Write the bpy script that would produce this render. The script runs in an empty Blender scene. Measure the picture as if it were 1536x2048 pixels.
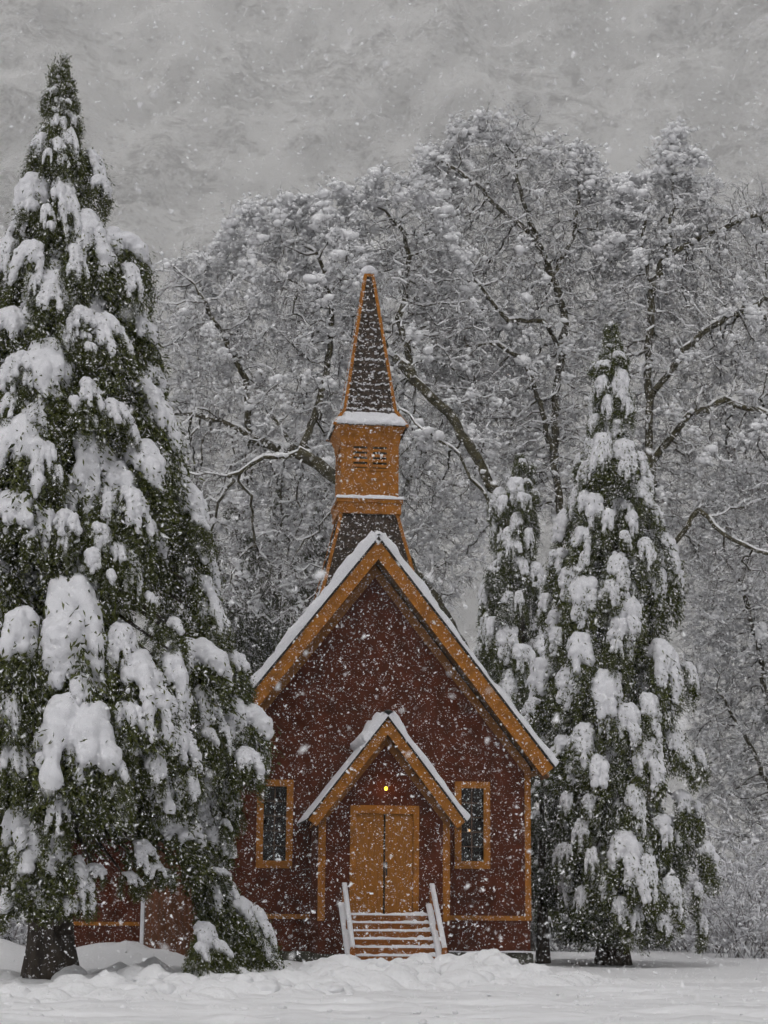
import bpy, math, random
import numpy as np
from mathutils import Matrix, Vector

# ------------------------------------------------------------------ camera
F, W, H = 3790.0, 1536, 2048
YAW, PIT, ROLL = math.radians(7.0), math.radians(11.72), math.radians(0.5)
_R0 = np.array([math.cos(YAW), -math.sin(YAW), 0.0])
_fh = np.array([math.sin(YAW), math.cos(YAW), 0.0])
FW = _fh * math.cos(PIT) + np.array([0, 0, math.sin(PIT)])
_U0 = np.cross(_R0, FW)
RT = _R0 * math.cos(ROLL) + _U0 * math.sin(ROLL)
UP = _U0 * math.cos(ROLL) - _R0 * math.sin(ROLL)
CAM = np.array([-5.75, -48.66, 1.6])

scene = bpy.context.scene
col = scene.collection
cd = bpy.data.cameras.new('camera')
cam = bpy.data.objects.new('camera', cd)
col.objects.link(cam)
M = Matrix.Identity(4)
for i in range(3):
    M[i][0], M[i][1], M[i][2], M[i][3] = RT[i], UP[i], -FW[i], CAM[i]
cam.matrix_world = M
cd.sensor_fit = 'HORIZONTAL'
cd.sensor_width = 36
cd.lens = F / W * 36
cd.clip_start = 0.5
cd.clip_end = 9000
cd.dof.use_dof = True
cd.dof.focus_distance = 47
cd.dof.aperture_fstop = 4.0
scene.camera = cam

# ------------------------------------------------------------------ world, sun, exposure
world = bpy.data.worlds.new('World')
scene.world = world
world.use_nodes = True
wn, wl = world.node_tree.nodes, world.node_tree.links
wn.clear()
sky = wn.new('ShaderNodeTexSky')
sky.sky_type = 'NISHITA'
sky.sun_disc = False
SUN_EL, SUN_AZ = math.radians(58), math.radians(205)
sky.sun_elevation = SUN_EL
sky.sun_rotation = SUN_AZ
sky.air_density = 1.0
sky.dust_density = 5.0
hs = wn.new('ShaderNodeHueSaturation')
hs.inputs['Saturation'].default_value = 0.10
bg = wn.new('ShaderNodeBackground')
bg.inputs['Strength'].default_value = 0.10
wo = wn.new('ShaderNodeOutputWorld')
wl.new(sky.outputs[0], hs.inputs['Color'])
wl.new(hs.outputs[0], bg.inputs['Color'])
wl.new(bg.outputs[0], wo.inputs['Surface'])

sd = bpy.data.lights.new('sun', 'SUN')
sd.energy = 0.6
sd.angle = math.radians(50)
sd.color = (1.0, 0.97, 0.93)
sun = bpy.data.objects.new('sun', sd)
col.objects.link(sun)
_sv = Vector((math.sin(SUN_AZ) * math.cos(SUN_EL), math.cos(SUN_AZ) * math.cos(SUN_EL), math.sin(SUN_EL)))
sun.rotation_euler = _sv.to_track_quat('Z', 'Y').to_euler()
sun.location = (0, -20, 60)

vs = scene.view_settings
vs.view_transform = 'Standard'
vs.look = 'None'
vs.exposure = -0.10
vs.gamma = 1.0
vs.use_curve_mapping = False
cy = scene.cycles
cy.max_bounces = 4
cy.diffuse_bounces = 2
cy.glossy_bounces = 2
cy.transmission_bounces = 4
cy.transparent_max_bounces = 8
cy.volume_bounces = 1
cy.use_denoising = True
cy.use_adaptive_sampling = True
cy.adaptive_threshold = 0.07
cy.adaptive_min_samples = 12


# ------------------------------------------------------------------ helpers
def ray(x, y):
    return FW + RT * ((x - W / 2) / F) - UP * ((y - H / 2) / F)


def onY(x, y, Y):
    d = ray(x, y)
    return CAM + d * ((Y - CAM[1]) / d[1])


def onZ(x, y, Z):
    d = ray(x, y)
    return CAM + d * ((Z - CAM[2]) / d[2])


def lattice(seed, n=64):
    return np.random.default_rng(seed).random((n, n))


def vnoise(x, y, seed=0):
    L = lattice(seed)
    n = L.shape[0]
    xi, yi = np.floor(x).astype(int), np.floor(y).astype(int)
    fx, fy = x - xi, y - yi
    fx, fy = fx * fx * (3 - 2 * fx), fy * fy * (3 - 2 * fy)
    a, b = L[xi % n, yi % n], L[(xi + 1) % n, yi % n]
    c, d = L[xi % n, (yi + 1) % n], L[(xi + 1) % n, (yi + 1) % n]
    return (a * (1 - fx) + b * fx) * (1 - fy) + (c * (1 - fx) + d * fx) * fy - 0.5


def fbm(x, y, seed=0, oct=4, gain=0.5):
    s, a = 0.0, 1.0
    for o in range(oct):
        s = s + a * vnoise(x * 2 ** o + 13.7 * o, y * 2 ** o + 7.3 * o, seed + o)
        a *= gain
    return s


class MB:
    """collects vertices and faces (numpy blocks of quads or triangles) for one mesh"""
    def __init__(self):
        self.v, self.f, self.n = [], [], 0

    def add(self, verts, faces, mat=0):
        verts = np.asarray(verts, float).reshape(-1, 3)
        faces = np.asarray(faces, int)
        self.v.append(verts)
        self.f.append((faces + self.n, mat))
        self.n += len(verts)

    def hexa(self, c, mat=0):
        """8 corners: bottom ring 0-3 counter-clockwise seen from above, top ring 4-7"""
        self.add(c, [[3, 2, 1, 0], [4, 5, 6, 7], [0, 1, 5, 4], [1, 2, 6, 5], [2, 3, 7, 6], [3, 0, 4, 7]], mat)

    def box(self, x0, x1, y0, y1, z0, z1, mat=0):
        self.hexa([[x0, y0, z0], [x1, y0, z0], [x1, y1, z0], [x0, y1, z0],
                   [x0, y0, z1], [x1, y0, z1], [x1, y1, z1], [x0, y1, z1]], mat)

    def prism(self, poly, y0, y1, mat=0):
        """polygon in the xz plane (any convex outline), extruded along y"""
        n = len(poly)
        v = [[p[0], y0, p[1]] for p in poly] + [[p[0], y1, p[1]] for p in poly]
        self.add(v, [[i, (i + 1) % n, (i + 1) % n + n, i + n] for i in range(n)], mat)
        self.f.append((np.array([list(range(n))]) + self.n - 2 * n, mat))
        self.f.append((np.array([list(range(2 * n - 1, n - 1, -1))]) + self.n - 2 * n, mat))

    def beam(self, p, q, w, h, up=(0, 0, 1), mat=0):
        p, q, up = np.array(p, float), np.array(q, float), np.array(up, float)
        d = (q - p) / np.linalg.norm(q - p)
        s = np.cross(d, up)
        s /= np.linalg.norm(s)
        u = np.cross(s, d)
        s, u = s * w / 2, u * h / 2
        self.hexa([p - s - u, p + s - u, q + s - u, q - s - u, p - s + u, p + s + u, q + s + u, q - s + u], mat)

    def grid(self, P, mat=0, flip=False):
        """P: (nu, nv, 3)"""
        nu, nv = P.shape[:2]
        i = np.arange(nu * nv).reshape(nu, nv)
        q = np.stack([i[:-1, :-1], i[1:, :-1], i[1:, 1:], i[:-1, 1:]], -1).reshape(-1, 4)
        if flip:
            q = q[:, ::-1]
        self.add(P.reshape(-1, 3), q, mat)

    def tubes(self, A, B, ra, rb, n=5, mat=0):
        """many separate tapered prisms"""
        A, B = np.asarray(A, float).reshape(-1, 3), np.asarray(B, float).reshape(-1, 3)
        k = len(A)
        if k == 0:
            return
        ra, rb = np.broadcast_to(ra, k), np.broadcast_to(rb, k)
        d = B - A
        d = d / (np.linalg.norm(d, axis=1, keepdims=True) + 1e-9)
        ref = np.where(np.abs(d[:, 2:3]) > 0.9, np.array([[1.0, 0, 0]]), np.array([[0, 0, 1.0]]))
        s = np.cross(d, ref)
        s /= np.linalg.norm(s, axis=1, keepdims=True)
        u = np.cross(s, d)
        an = np.arange(n) * 2 * math.pi / n
        ring = np.cos(an)[None, :, None] * s[:, None] + np.sin(an)[None, :, None] * u[:, None]
        v = np.concatenate([A[:, None] + ring * ra[:, None, None], B[:, None] + ring * rb[:, None, None]], 1)
        j = np.arange(n)
        f = np.stack([j, (j + 1) % n, (j + 1) % n + n, j + n], -1)
        f = (f[None] + (np.arange(k) * 2 * n)[:, None, None]).reshape(-1, 4)
        self.add(v, f, mat)

    def ribbons(self, A, B, w, rng, mat=0):
        A, B = np.asarray(A, float), np.asarray(B, float)
        d = B - A
        s = np.cross(d, rng.normal(size=d.shape))
        s /= np.linalg.norm(s, axis=1, keepdims=True) + 1e-9
        w = np.broadcast_to(w, len(A))[:, None]
        v = np.stack([A - s * w, A + s * w, B + s * w * 0.6, B - s * w * 0.6], 1)
        self.add(v, np.arange(len(A) * 4).reshape(-1, 4), mat)

    def blobs(self, C, R, rng, sub=1, jit=0.18, mat=0):
        """irregular lumps: C centres, R radii (k,3)"""
        bv, bf = ico(sub)
        C, R = np.asarray(C, float).reshape(-1, 3), np.asarray(R, float).reshape(-1, 3)
        k = len(C)
        if k == 0:
            return
        n = 1 + jit * rng.normal(size=(k, len(bv), 1))
        an = rng.random(k) * 6.28
        ca, sa = np.cos(an)[:, None], np.sin(an)[:, None]
        b = bv[None] * R[:, None] * n
        x, y = b[..., 0] * ca - b[..., 1] * sa, b[..., 0] * sa + b[..., 1] * ca
        v = np.stack([x, y, b[..., 2]], -1) + C[:, None]
        f = (bf[None] + (np.arange(k) * len(bv))[:, None, None]).reshape(-1, 3)
        self.add(v, f, mat)

    def build(self, name, mats, parent=None, smooth=False, link=True):
        me = bpy.data.meshes.new(name)
        v = np.concatenate(self.v).astype(np.float32)
        me.vertices.add(len(v))
        me.vertices.foreach_set('co', v.ravel())
        loops, tot, mi = [], [], []
        for f, m in self.f:
            loops.append(f.ravel())
            tot.append(np.full(len(f), f.shape[1]))
            mi.append(np.full(len(f), m))
        loops, tot, mi = np.concatenate(loops), np.concatenate(tot), np.concatenate(mi)
        st = np.concatenate([[0], np.cumsum(tot)[:-1]])
        me.loops.add(len(loops))
        me.loops.foreach_set('vertex_index', loops.astype(np.int32))
        me.polygons.add(len(tot))
        me.polygons.foreach_set('loop_start', st.astype(np.int32))
        me.polygons.foreach_set('loop_total', tot.astype(np.int32))
        me.polygons.foreach_set('material_index', mi.astype(np.int32))
        me.polygons.foreach_set('use_smooth', np.full(len(tot), smooth))
        for m in (mats if isinstance(mats, (list, tuple)) else [mats]):
            me.materials.append(m)
        me.update(calc_edges=True)
        if not link:
            return me
        return put(name, me, parent)


def put(name, me, parent=None):
    o = bpy.data.objects.new(name, me)
    col.objects.link(o)
    o.parent = parent
    return o


_ico = {}


def ico(sub):
    if sub == 0:
        return (np.array([[1, 0, 0], [-1, 0, 0], [0, 1, 0], [0, -1, 0], [0, 0, 1], [0, 0, -1]], float),
                np.array([[0, 2, 4], [2, 1, 4], [1, 3, 4], [3, 0, 4], [2, 0, 5], [1, 2, 5], [3, 1, 5], [0, 3, 5]]))
    if sub not in _ico:
        import bmesh
        bm = bmesh.new()
        bmesh.ops.create_icosphere(bm, subdivisions=sub, radius=1)
        _ico[sub] = (np.array([v.co[:] for v in bm.verts]), np.array([[v.index for v in f.verts] for f in bm.faces]))
        bm.free()
    return _ico[sub]


def empty(name, loc, label, cat, group=None):
    o = bpy.data.objects.new(name, None)
    col.objects.link(o)
    o.location = loc
    o.empty_display_size = 0.5
    return tag(o, label, cat, group)


def tag(o, label=None, cat=None, group=None, kind=None):
    for k, v in (('label', label), ('category', cat), ('group', group), ('kind', kind)):
        if v:
            o[k] = v
    return o


# ------------------------------------------------------------------ materials
def mat(name, base, rough=0.7, var=0.0, scale=4.0, bump=0.0, bscale=20.0, spec=0.3, col2=None, stretch=(1, 1, 1), detail=4):
    m = bpy.data.materials.new(name)
    m.use_nodes = True
    N, L = m.node_tree.nodes, m.node_tree.links
    p = N['Principled BSDF']
    p.inputs['Roughness'].default_value = rough
    p.inputs['Specular IOR Level'].default_value = spec
    p.inputs['Base Color'].default_value = (*base, 1)
    tc = N.new('ShaderNodeTexCoord')
    mp = N.new('ShaderNodeMapping')
    mp.inputs['Scale'].default_value = stretch
    L.new(tc.outputs['Object'], mp.inputs['Vector'])
    if var or col2:
        nz = N.new('ShaderNodeTexNoise')
        nz.inputs['Scale'].default_value = scale
        nz.inputs['Detail'].default_value = detail
        L.new(mp.outputs[0], nz.inputs['Vector'])
        cr = N.new('ShaderNodeValToRGB')
        c2 = col2 or tuple(min(1, c * (1 + var)) for c in base)
        c1 = tuple(c * (1 - var) for c in base)
        cr.color_ramp.elements[0].color = (*c1, 1)
        cr.color_ramp.elements[0].position = 0.3
        cr.color_ramp.elements[1].color = (*c2, 1)
        cr.color_ramp.elements[1].position = 0.7
        L.new(nz.outputs['Fac'], cr.inputs['Fac'])
        L.new(cr.outputs['Color'], p.inputs['Base Color'])
    if bump:
        nb = N.new('ShaderNodeTexNoise')
        nb.inputs['Scale'].default_value = bscale
        nb.inputs['Detail'].default_value = 5
        L.new(mp.outputs[0], nb.inputs['Vector'])
        bp = N.new('ShaderNodeBump')
        bp.inputs['Strength'].default_value = bump
        bp.inputs['Distance'].default_value = 0.05
        L.new(nb.outputs['Fac'], bp.inputs['Height'])
        L.new(bp.outputs['Normal'], p.inputs['Normal'])
    return m


M_SNOW = mat('snow', (0.74, 0.74, 0.775), 0.6, bump=0.5, bscale=13, spec=0.2)
M_BRIGHTSNOW = mat('brightened_snow', (0.88, 0.88, 0.90), 0.7, spec=0.1)  # snow colour lifted to brighten the oak crowns
M_SNOWF = mat('flake_snow', (0.9, 0.9, 0.92), 0.7, spec=0.1)
M_GROUND = mat('ground_snow', (0.78, 0.78, 0.80), 0.65, var=0.03, scale=0.8, bump=0.5, bscale=3, spec=0.15)
M_ROAD = mat('packed_snow', (0.80, 0.80, 0.82), 0.6, var=0.09, scale=1.6, bump=0.9, bscale=2.6, spec=0.2, stretch=(0.25, 1.6, 1))
M_BANK = mat('ploughed_snow', (0.84, 0.84, 0.86), 0.65, var=0.04, scale=3, bump=0.8, bscale=9, spec=0.15)
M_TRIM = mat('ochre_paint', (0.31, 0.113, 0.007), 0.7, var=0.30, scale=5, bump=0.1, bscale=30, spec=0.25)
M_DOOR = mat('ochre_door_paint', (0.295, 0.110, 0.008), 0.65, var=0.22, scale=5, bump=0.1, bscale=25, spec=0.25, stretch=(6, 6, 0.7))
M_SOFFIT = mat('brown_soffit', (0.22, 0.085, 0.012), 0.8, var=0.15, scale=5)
M_STAIR = mat('stair_paint', (0.30, 0.10, 0.014), 0.7, var=0.2, scale=9)
M_SHINGLE = mat('dark_shingle', (0.05, 0.034, 0.024), 0.85, var=0.5, scale=7, bump=0.4, bscale=35)
M_ROOFEDGE = mat('roof_edge', (0.03, 0.025, 0.02), 0.85, var=0.3, scale=9)
M_STONE = mat('mossy_stone', (0.07, 0.068, 0.05), 0.9, var=0.6, scale=3.5, bump=0.8, bscale=6)
M_BARK = mat('bark', (0.055, 0.042, 0.032), 0.9, var=0.5, scale=3, bump=0.9, bscale=9, stretch=(2.5, 2.5, 0.6))
M_OAK = mat('oak_bark', (0.05, 0.042, 0.026), 0.9, var=0.5, scale=4, bump=0.6, bscale=8, col2=(0.085, 0.075, 0.035))
M_TWIG = mat('oak_twig', (0.092, 0.076, 0.064), 0.9, var=0.3, scale=2)
M_BLACK = mat('shade_black', (0.012, 0.011, 0.010), 0.8)  # near-black painted as shade in louvers, door gap and interior
M_IRON = mat('iron_handle', (0.02, 0.02, 0.02), 0.45, spec=0.5)
M_POST = mat('weathered_post', (0.13, 0.07, 0.045), 0.8, var=0.3, scale=6)
M_PANEL = mat('brown_panel', (0.15, 0.055, 0.022), 0.75, var=0.3, scale=3, stretch=(5, 5, 0.6))


def siding_mat():
    m = mat('oxide_red_siding', (0.085, 0.021, 0.009), 0.85, var=0.35, scale=2.5, spec=0.1)
    N, L = m.node_tree.nodes, m.node_tree.links
    p = N['Principled BSDF']
    tc = N.new('ShaderNodeTexCoord')
    sx = N.new('ShaderNodeSeparateXYZ')
    L.new(tc.outputs['Object'], sx.inputs[0])
    ad = N.new('ShaderNodeMath')
    L.new(sx.outputs['X'], ad.inputs[0])
    L.new(sx.outputs['Y'], ad.inputs[1])
    mu = N.new('ShaderNodeMath')
    mu.operation = 'MULTIPLY'
    mu.inputs[1].default_value = 5.0
    L.new(ad.outputs[0], mu.inputs[0])
    fr = N.new('ShaderNodeMath')
    fr.operation = 'FRACT'
    L.new(mu.outputs[0], fr.inputs[0])
    gt = N.new('ShaderNodeMath')
    gt.operation = 'LESS_THAN'
    gt.inputs[1].default_value = 0.22
    L.new(fr.outputs[0], gt.inputs[0])
    bp = N.new('ShaderNodeBump')
    bp.inputs['Strength'].default_value = 1.0
    bp.inputs['Distance'].default_value = 0.03
    L.new(gt.outputs[0], bp.inputs['Height'])
    L.new(bp.outputs['Normal'], p.inputs['Normal'])
    return m


M_RED = siding_mat()


def leaf_mat(name, c1, c2):
    m = bpy.data.materials.new(name)
    m.use_nodes = True
    N, L = m.node_tree.nodes, m.node_tree.links
    p = N['Principled BSDF']
    p.inputs['Roughness'].default_value = 0.65
    p.inputs['Specular IOR Level'].default_value = 0.25
    g = N.new('ShaderNodeNewGeometry')
    cr = N.new('ShaderNodeValToRGB')
    cr.color_ramp.elements[0].color = (*c1, 1)
    cr.color_ramp.elements[1].color = (*c2, 1)
    L.new(g.outputs['Random Per Island'], cr.inputs['Fac'])
    L.new(cr.outputs['Color'], p.inputs['Base Color'])
    return m


M_LEAF = leaf_mat('cedar_foliage', (0.026, 0.034, 0.009), (0.110, 0.124, 0.024))
M_LEAFD = leaf_mat('dark_cedar_foliage', (0.026, 0.034, 0.013), (0.090, 0.102, 0.034))


def glass_mat():
    m = bpy.data.materials.new('window_glass')
    m.use_nodes = True
    N, L = m.node_tree.nodes, m.node_tree.links
    N.remove(N['Principled BSDF'])
    out = N['Material Output']
    gl = N.new('ShaderNodeBsdfGlossy')
    gl.inputs['Roughness'].default_value = 0.12
    gl.inputs['Color'].default_value = (0.8, 0.82, 0.8, 1)
    tr = N.new('ShaderNodeBsdfTransparent')
    tr.inputs['Color'].default_value = (0.7, 0.75, 0.75, 1)
    mx = N.new('ShaderNodeMixShader')
    mx.inputs['Fac'].default_value = 0.025
    tcg = N.new('ShaderNodeTexCoord'); nzg = N.new('ShaderNodeTexNoise'); nzg.inputs['Scale'].default_value = 4.5
    bpg = N.new('ShaderNodeBump'); bpg.inputs['Strength'].default_value = .6; bpg.inputs['Distance'].default_value = .05
    L.new(tcg.outputs['Object'], nzg.inputs['Vector']); L.new(nzg.outputs['Fac'], bpg.inputs['Height']); L.new(bpg.outputs['Normal'], gl.inputs['Normal'])
    L.new(tr.outputs[0], mx.inputs[1])
    L.new(gl.outputs[0], mx.inputs[2])
    L.new(mx.outputs[0], out.inputs['Surface'])
    return m


M_GLASS = glass_mat()


def emit_mat(name, c, s):
    m = bpy.data.materials.new(name)
    m.use_nodes = True
    p = m.node_tree.nodes['Principled BSDF']
    p.inputs['Base Color'].default_value = (*c, 1)
    p.inputs['Emission Color'].default_value = (*c, 1)
    p.inputs['Emission Strength'].default_value = s
    return m


M_BULB = emit_mat('lit_bulb', (1.0, 0.56, 0.015), 3.5)
M_BULB2 = emit_mat('lit_inner_bulb', (1.0, 0.40, 0.04), 3.0)


def mountain_mat():
    m = bpy.data.materials.new('snowy_cliff')
    m.use_nodes = True
    N, L = m.node_tree.nodes, m.node_tree.links
    p = N['Principled BSDF']
    p.inputs['Roughness'].default_value = 0.85
    p.inputs['Specular IOR Level'].default_value = 0.1
    tc = N.new('ShaderNodeTexCoord')
    mp = N.new('ShaderNodeMapping')
    mp.inputs['Scale'].default_value = (0.55, 1.0, 1.25)
    mp.inputs['Rotation'].default_value = (0, math.radians(-24), 0)
    L.new(tc.outputs['Object'], mp.inputs['Vector'])

    def noise(scale, det, rough, vec):
        n = N.new('ShaderNodeTexNoise')
        n.inputs['Scale'].default_value = scale
        n.inputs['Detail'].default_value = det
        n.inputs['Roughness'].default_value = rough
        L.new(vec, n.inputs['Vector'])
        return n.outputs['Fac']

    def mad(a_, k, c_):
        m_ = N.new('ShaderNodeMath')
        m_.operation = 'MULTIPLY_ADD'
        m_.inputs[1].default_value = k
        L.new(a_, m_.inputs[0])
        if hasattr(c_, 'is_linked'):
            L.new(c_, m_.inputs[2])
        else:
            m_.inputs[2].default_value = c_
        return m_.outputs[0]
    big = noise(0.006, 3, .5, tc.outputs['Object'])
    mid = noise(0.028, 6, .68, mp.outputs[0])
    fine = noise(0.13, 5, .8, mp.outputs[0])
    v = mad(big, .40, 0.075)
    v = mad(mid, .50, v)
    v = mad(fine, .85, v)
    cr = N.new('ShaderNodeValToRGB')
    cr.color_ramp.elements[0].position = 0.815
    cr.color_ramp.elements[0].color = (0.12, 0.112, 0.104, 1)
    cr.color_ramp.elements[1].position = 0.95
    cr.color_ramp.elements[1].color = (0.92, 0.915, 0.91, 1)
    L.new(v, cr.inputs['Fac'])
    L.new(cr.outputs['Color'], p.inputs['Base Color'])
    return m


M_CLIFF = mountain_mat()

# ------------------------------------------------------------------ ground, snow bank, mountain
MOUNDS = [(-6.4, -1.5, 1.5, 1.2, 0.72), (-9.3, -2.0, 1.3, 1.2, 0.75), (-4.9, -2.4, 1.0, 0.8, 0.28), (-3.0, -4.2, 1.3, 0.9, 0.30),
          (-1.9, -4.4, 0.9, 0.7, 0.16), (3.2, -3.2, 1.8, 1.2, 0.25), (7.0, 6.5, 3.5, 2.0, 0.15)]


def ground_z(x, y):
    z = 0.10 * fbm(x * 0.13, y * 0.13, 3, 3)
    for mx, my, sx, sy, h in MOUNDS:
        z = z + h * np.exp(-((x - mx) / sx) ** 2 - ((y - my) / sy) ** 2) * (1 + 0.25 * fbm(x * 2, y * 2, 9, 3))
    far = np.clip((y - 60) / 500, 0, 1)
    road = np.clip((-11.0 - y) / 1.5, 0, 1)
    z = z * (1 - 0.8 * road) + far * 3
    return z


xs = np.concatenate([-20 - np.geomspace(1, 1500, 26)[::-1], np.linspace(-20, 20, 131), 20 + np.geomspace(1, 1500, 26)])
ys = np.concatenate([-60 - np.geomspace(1, 300, 12)[::-1], np.linspace(-60, -26, 40), np.linspace(-25.5, 14, 120), 14 + np.geomspace(0.4, 2400, 44)])
X, Y = np.meshgrid(xs, ys, indexing='ij')
mb = MB()
mb.grid(np.stack([X, Y, ground_z(X, Y)], -1))
g = mb.build('snow_ground', M_GROUND, smooth=True)
tag(g, 'smooth snow field under the chapel and trees', 'snow', kind='structure')

# packed road in the foreground: ruts and scraped streaks along x
xs = np.linspace(-16, 14, 200)
ys = np.linspace(-27, -10.6, 200)
X, Y = np.meshgrid(xs, ys, indexing='ij')
edge = np.clip(np.minimum((Y + 27) / 0.4, (-10.6 - Y) / 0.6), 0, 1)
Z = ground_z(X, Y) + 0.012 + edge * (0.05 + 0.15 * fbm(X * 0.30, Y * 2.6, 21, 4) + 0.09 * fbm(X * 1.7, Y * 2.4, 31, 3)) - (1 - edge) * 0.05
mb = MB()
mb.grid(np.stack([X, Y, Z], -1))
tag(mb.build('snow_road', M_ROAD, smooth=True), 'packed ploughed snow of the road in the foreground', 'road', kind='structure')

# ploughed bank with clods
CREST = [(-150, 1966), (0, 1964), (60, 1968), (150, 1957), (210, 1950), (265, 1950), (310, 1940), (370, 1955), (470, 1946), (560, 1944),
         (620, 1936), (700, 1931), (780, 1934), (860, 1926), (905, 1926), (955, 1921), (1005, 1911), (1040, 1928), (1080, 1940),
         (1140, 1949), (1250, 1956), (1400, 1965), (1600, 1975)]
cp = np.array([onY(px, py, -8.6) for px, py in CREST])
xs = np.linspace(-13, 8, 340)
ys = np.linspace(-23, -5.6, 270)
X, Y = np.meshgrid(xs, ys, indexing='ij')
hc = np.interp(X, cp[:, 0], cp[:, 2])
foot = np.interp(X, [-9, -4.5, -2.5, -.5, 2, 6], [-22.5, -20, -17, -14.2, -12.8, -12])
t = np.clip((Y - foot) / (-8.6 - foot), 0, 1)
front = t ** 1.25 * (2 - t) ** .6
tb = np.clip((-5.8 - Y) / 2.2, 0, 1)
prof = np.minimum(front, tb * tb * (3 - 2 * tb))
rng = np.random.default_rng(5)
lump = np.zeros_like(X)
nl = 2600
lx = rng.uniform(-13, 5.2, nl)
ly = rng.uniform(-22, -6.2, nl)
lr = rng.gamma(3.0, 0.065, nl).clip(0.06, 0.42)
for a, b, r in zip(lx, ly, lr):
    i0, i1 = np.searchsorted(xs, [a - r, a + r])
    j0, j1 = np.searchsorted(ys, [b - r, b + r])
    if i1 <= i0 or j1 <= j0:
        continue
    d2 = ((X[i0:i1, j0:j1] - a) / r) ** 2 + ((Y[i0:i1, j0:j1] - b) / r) ** 2
    bmp = np.sqrt(np.clip(1 - d2, 0, 1)) * r * (.55 + .35 * ((a * 7.3) % 1))
    lump[i0:i1, j0:j1] = np.maximum(lump[i0:i1, j0:j1], bmp)
fade = np.clip((5.0 - X) / 2.5, 0.05, 1)
Z = 0.035 + (hc - 0.15) * prof + lump * np.clip(prof * 3.0, 0, 1) * .95 * fade + 0.13 * fbm(X * 2.6, Y * 2.6, 44, 5, .6) * prof
Z = np.where(prof <= 0.001, -0.12, Z)
BANK = (xs, ys, Z.copy(), prof.copy())
mb = MB()
mb.grid(np.stack([X, Y, Z], -1))
tag(mb.build('snow_bank', M_BANK, smooth=True), 'lumpy ploughed snow bank along the road before the chapel', 'snow bank', kind='structure')

# loose clods lying on the bank
rng = np.random.default_rng(6)
cc, rr_ = [], []
while len(cc) < 520:
    i, j = int(rng.integers(len(xs))), int(rng.integers(len(ys)))
    if prof[i, j] < .12 or xs[i] > 4.6 or rng.random() > (1.0 if xs[i] < 0 else .6):
        continue
    r_ = float(rng.gamma(2.6, .042).__float__())
    r_ = min(.26, max(.035, r_))
    cc.append([xs[i], ys[j], Z[i, j] - r_ * .35])
    rr_.append([r_ * rng.uniform(.9, 1.4), r_ * rng.uniform(.8, 1.2), r_ * rng.uniform(.6, .9)])
for q in range(160):
    r_ = rng.uniform(.02, .06)
    cc.append([rng.uniform(-8, 7), rng.uniform(-24, -12.5), .09])
    rr_.append([r_ * 1.3, r_, r_ * .7])
mb = MB()
mb.blobs(cc, rr_, rng, 2, .09)
tag(mb.build('snow_clods', M_BANK, smooth=True), 'loose lumps of ploughed snow strewn over the bank', 'snow', kind='stuff')

# mountain wall, more than two kilometres off
xs = np.linspace(-1300, 1900, 200)
ts = np.linspace(0, 1, 150)
X, T = np.meshgrid(xs, ts, indexing='ij')
Z = T * 1750
Yb = 2150 + T * 750
Yb = Yb + 150 * fbm(X * 0.004 + 5, T * 5, 61, 6, 0.55) + 60 * fbm(X * 0.02, T * 24, 71, 4)
Z = Z + 60 * fbm(X * 0.006, T * 9, 81, 4)
mb = MB()
mb.grid(np.stack([X, Yb, Z - 20], -1))
tag(mb.build('mountain', M_CLIFF, smooth=True), 'misty snow covered cliff filling the view behind the trees', 'mountain', kind='structure')


# ------------------------------------------------------------------ chapel
chapel = empty('chapel', (0, 0, 0), 'small red wooden chapel with ochre trim, shingled spire and snow on its steep roof', 'chapel')


def part(name, mb, m, parent=chapel, smooth=False):
    return mb.build(name, m, parent, smooth)


def snow_slab(O, u, v, n, Lu, Lv, T, seed, nu=40, nv=60, e=0.07, skip=(), amp=0.25, fr=3.0, cut=None):
    """closed blanket of snow on a plane; O corner, u, v edge directions, n normal; skip: edges that are not rounded (u0,u1,v0,v1)"""
    O, u, v, n = [np.array(a, float) for a in (O, u, v, n)]
    ee = np.array([0, .08, .25, .5, 1.0]) * e

    def axis(L, k):
        return np.unique(np.concatenate([ee, np.linspace(e * 1.3, L - e * 1.3, k), L - ee]))
    a, b = axis(Lu, nu), axis(Lv, nv)
    A, B = np.meshgrid(a, b, indexing='ij')
    d = np.full_like(A, 9.0)
    for k, dd in (('u0', A), ('u1', Lu - A), ('v0', B), ('v1', Lv - B)):
        if k not in skip:
            d = np.minimum(d, dd)
    q = np.clip(d / e, 0, 1)
    rd = np.sqrt(np.clip(1 - (1 - q) ** 2, 0, 1))
    th = T * (1 + amp * 2 * fbm(A * fr, B * fr, seed, 3))
    if cut is not None:
        th = th * cut(A, B)
    wob = 0.035 * vnoise(B * 5, B * 0, seed + 5)
    wv_ = np.where(B < e * 1.5, .06 * vnoise(A * 2.3, A * 0 + .5, seed + 9) * min(1, Lv), 0)
    top = O + (A + wob * (A > Lu * .5))[..., None] * u + (B + wv_)[..., None] * v + (th * rd)[..., None] * n
    mb = MB()
    fl = np.dot(np.cross(u, v), n) < 0
    mb.grid(top, flip=fl)
    bot = O + A[..., None] * u + B[..., None] * v - 0.002 * n
    mb.grid(bot, flip=not fl)
    return mb


HW, APEX, WZ = 4.08, 10.02, 0.45          # half width, wall apex, foot of siding
SL = (10.90 - 5.10) / 4.56                 # roof slope (rise over run)
CA = 1 / math.hypot(1, SL)
SA = SL * CA


def wall_top(x):
    return APEX + 0.35 - abs(x) * SL


# front wall in columns so that the window openings are real
mb = MB()
wins = [(-2.5, 2.49, 4.71), (2.58, 2.53, 4.74)]
wv = 0.46


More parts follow.
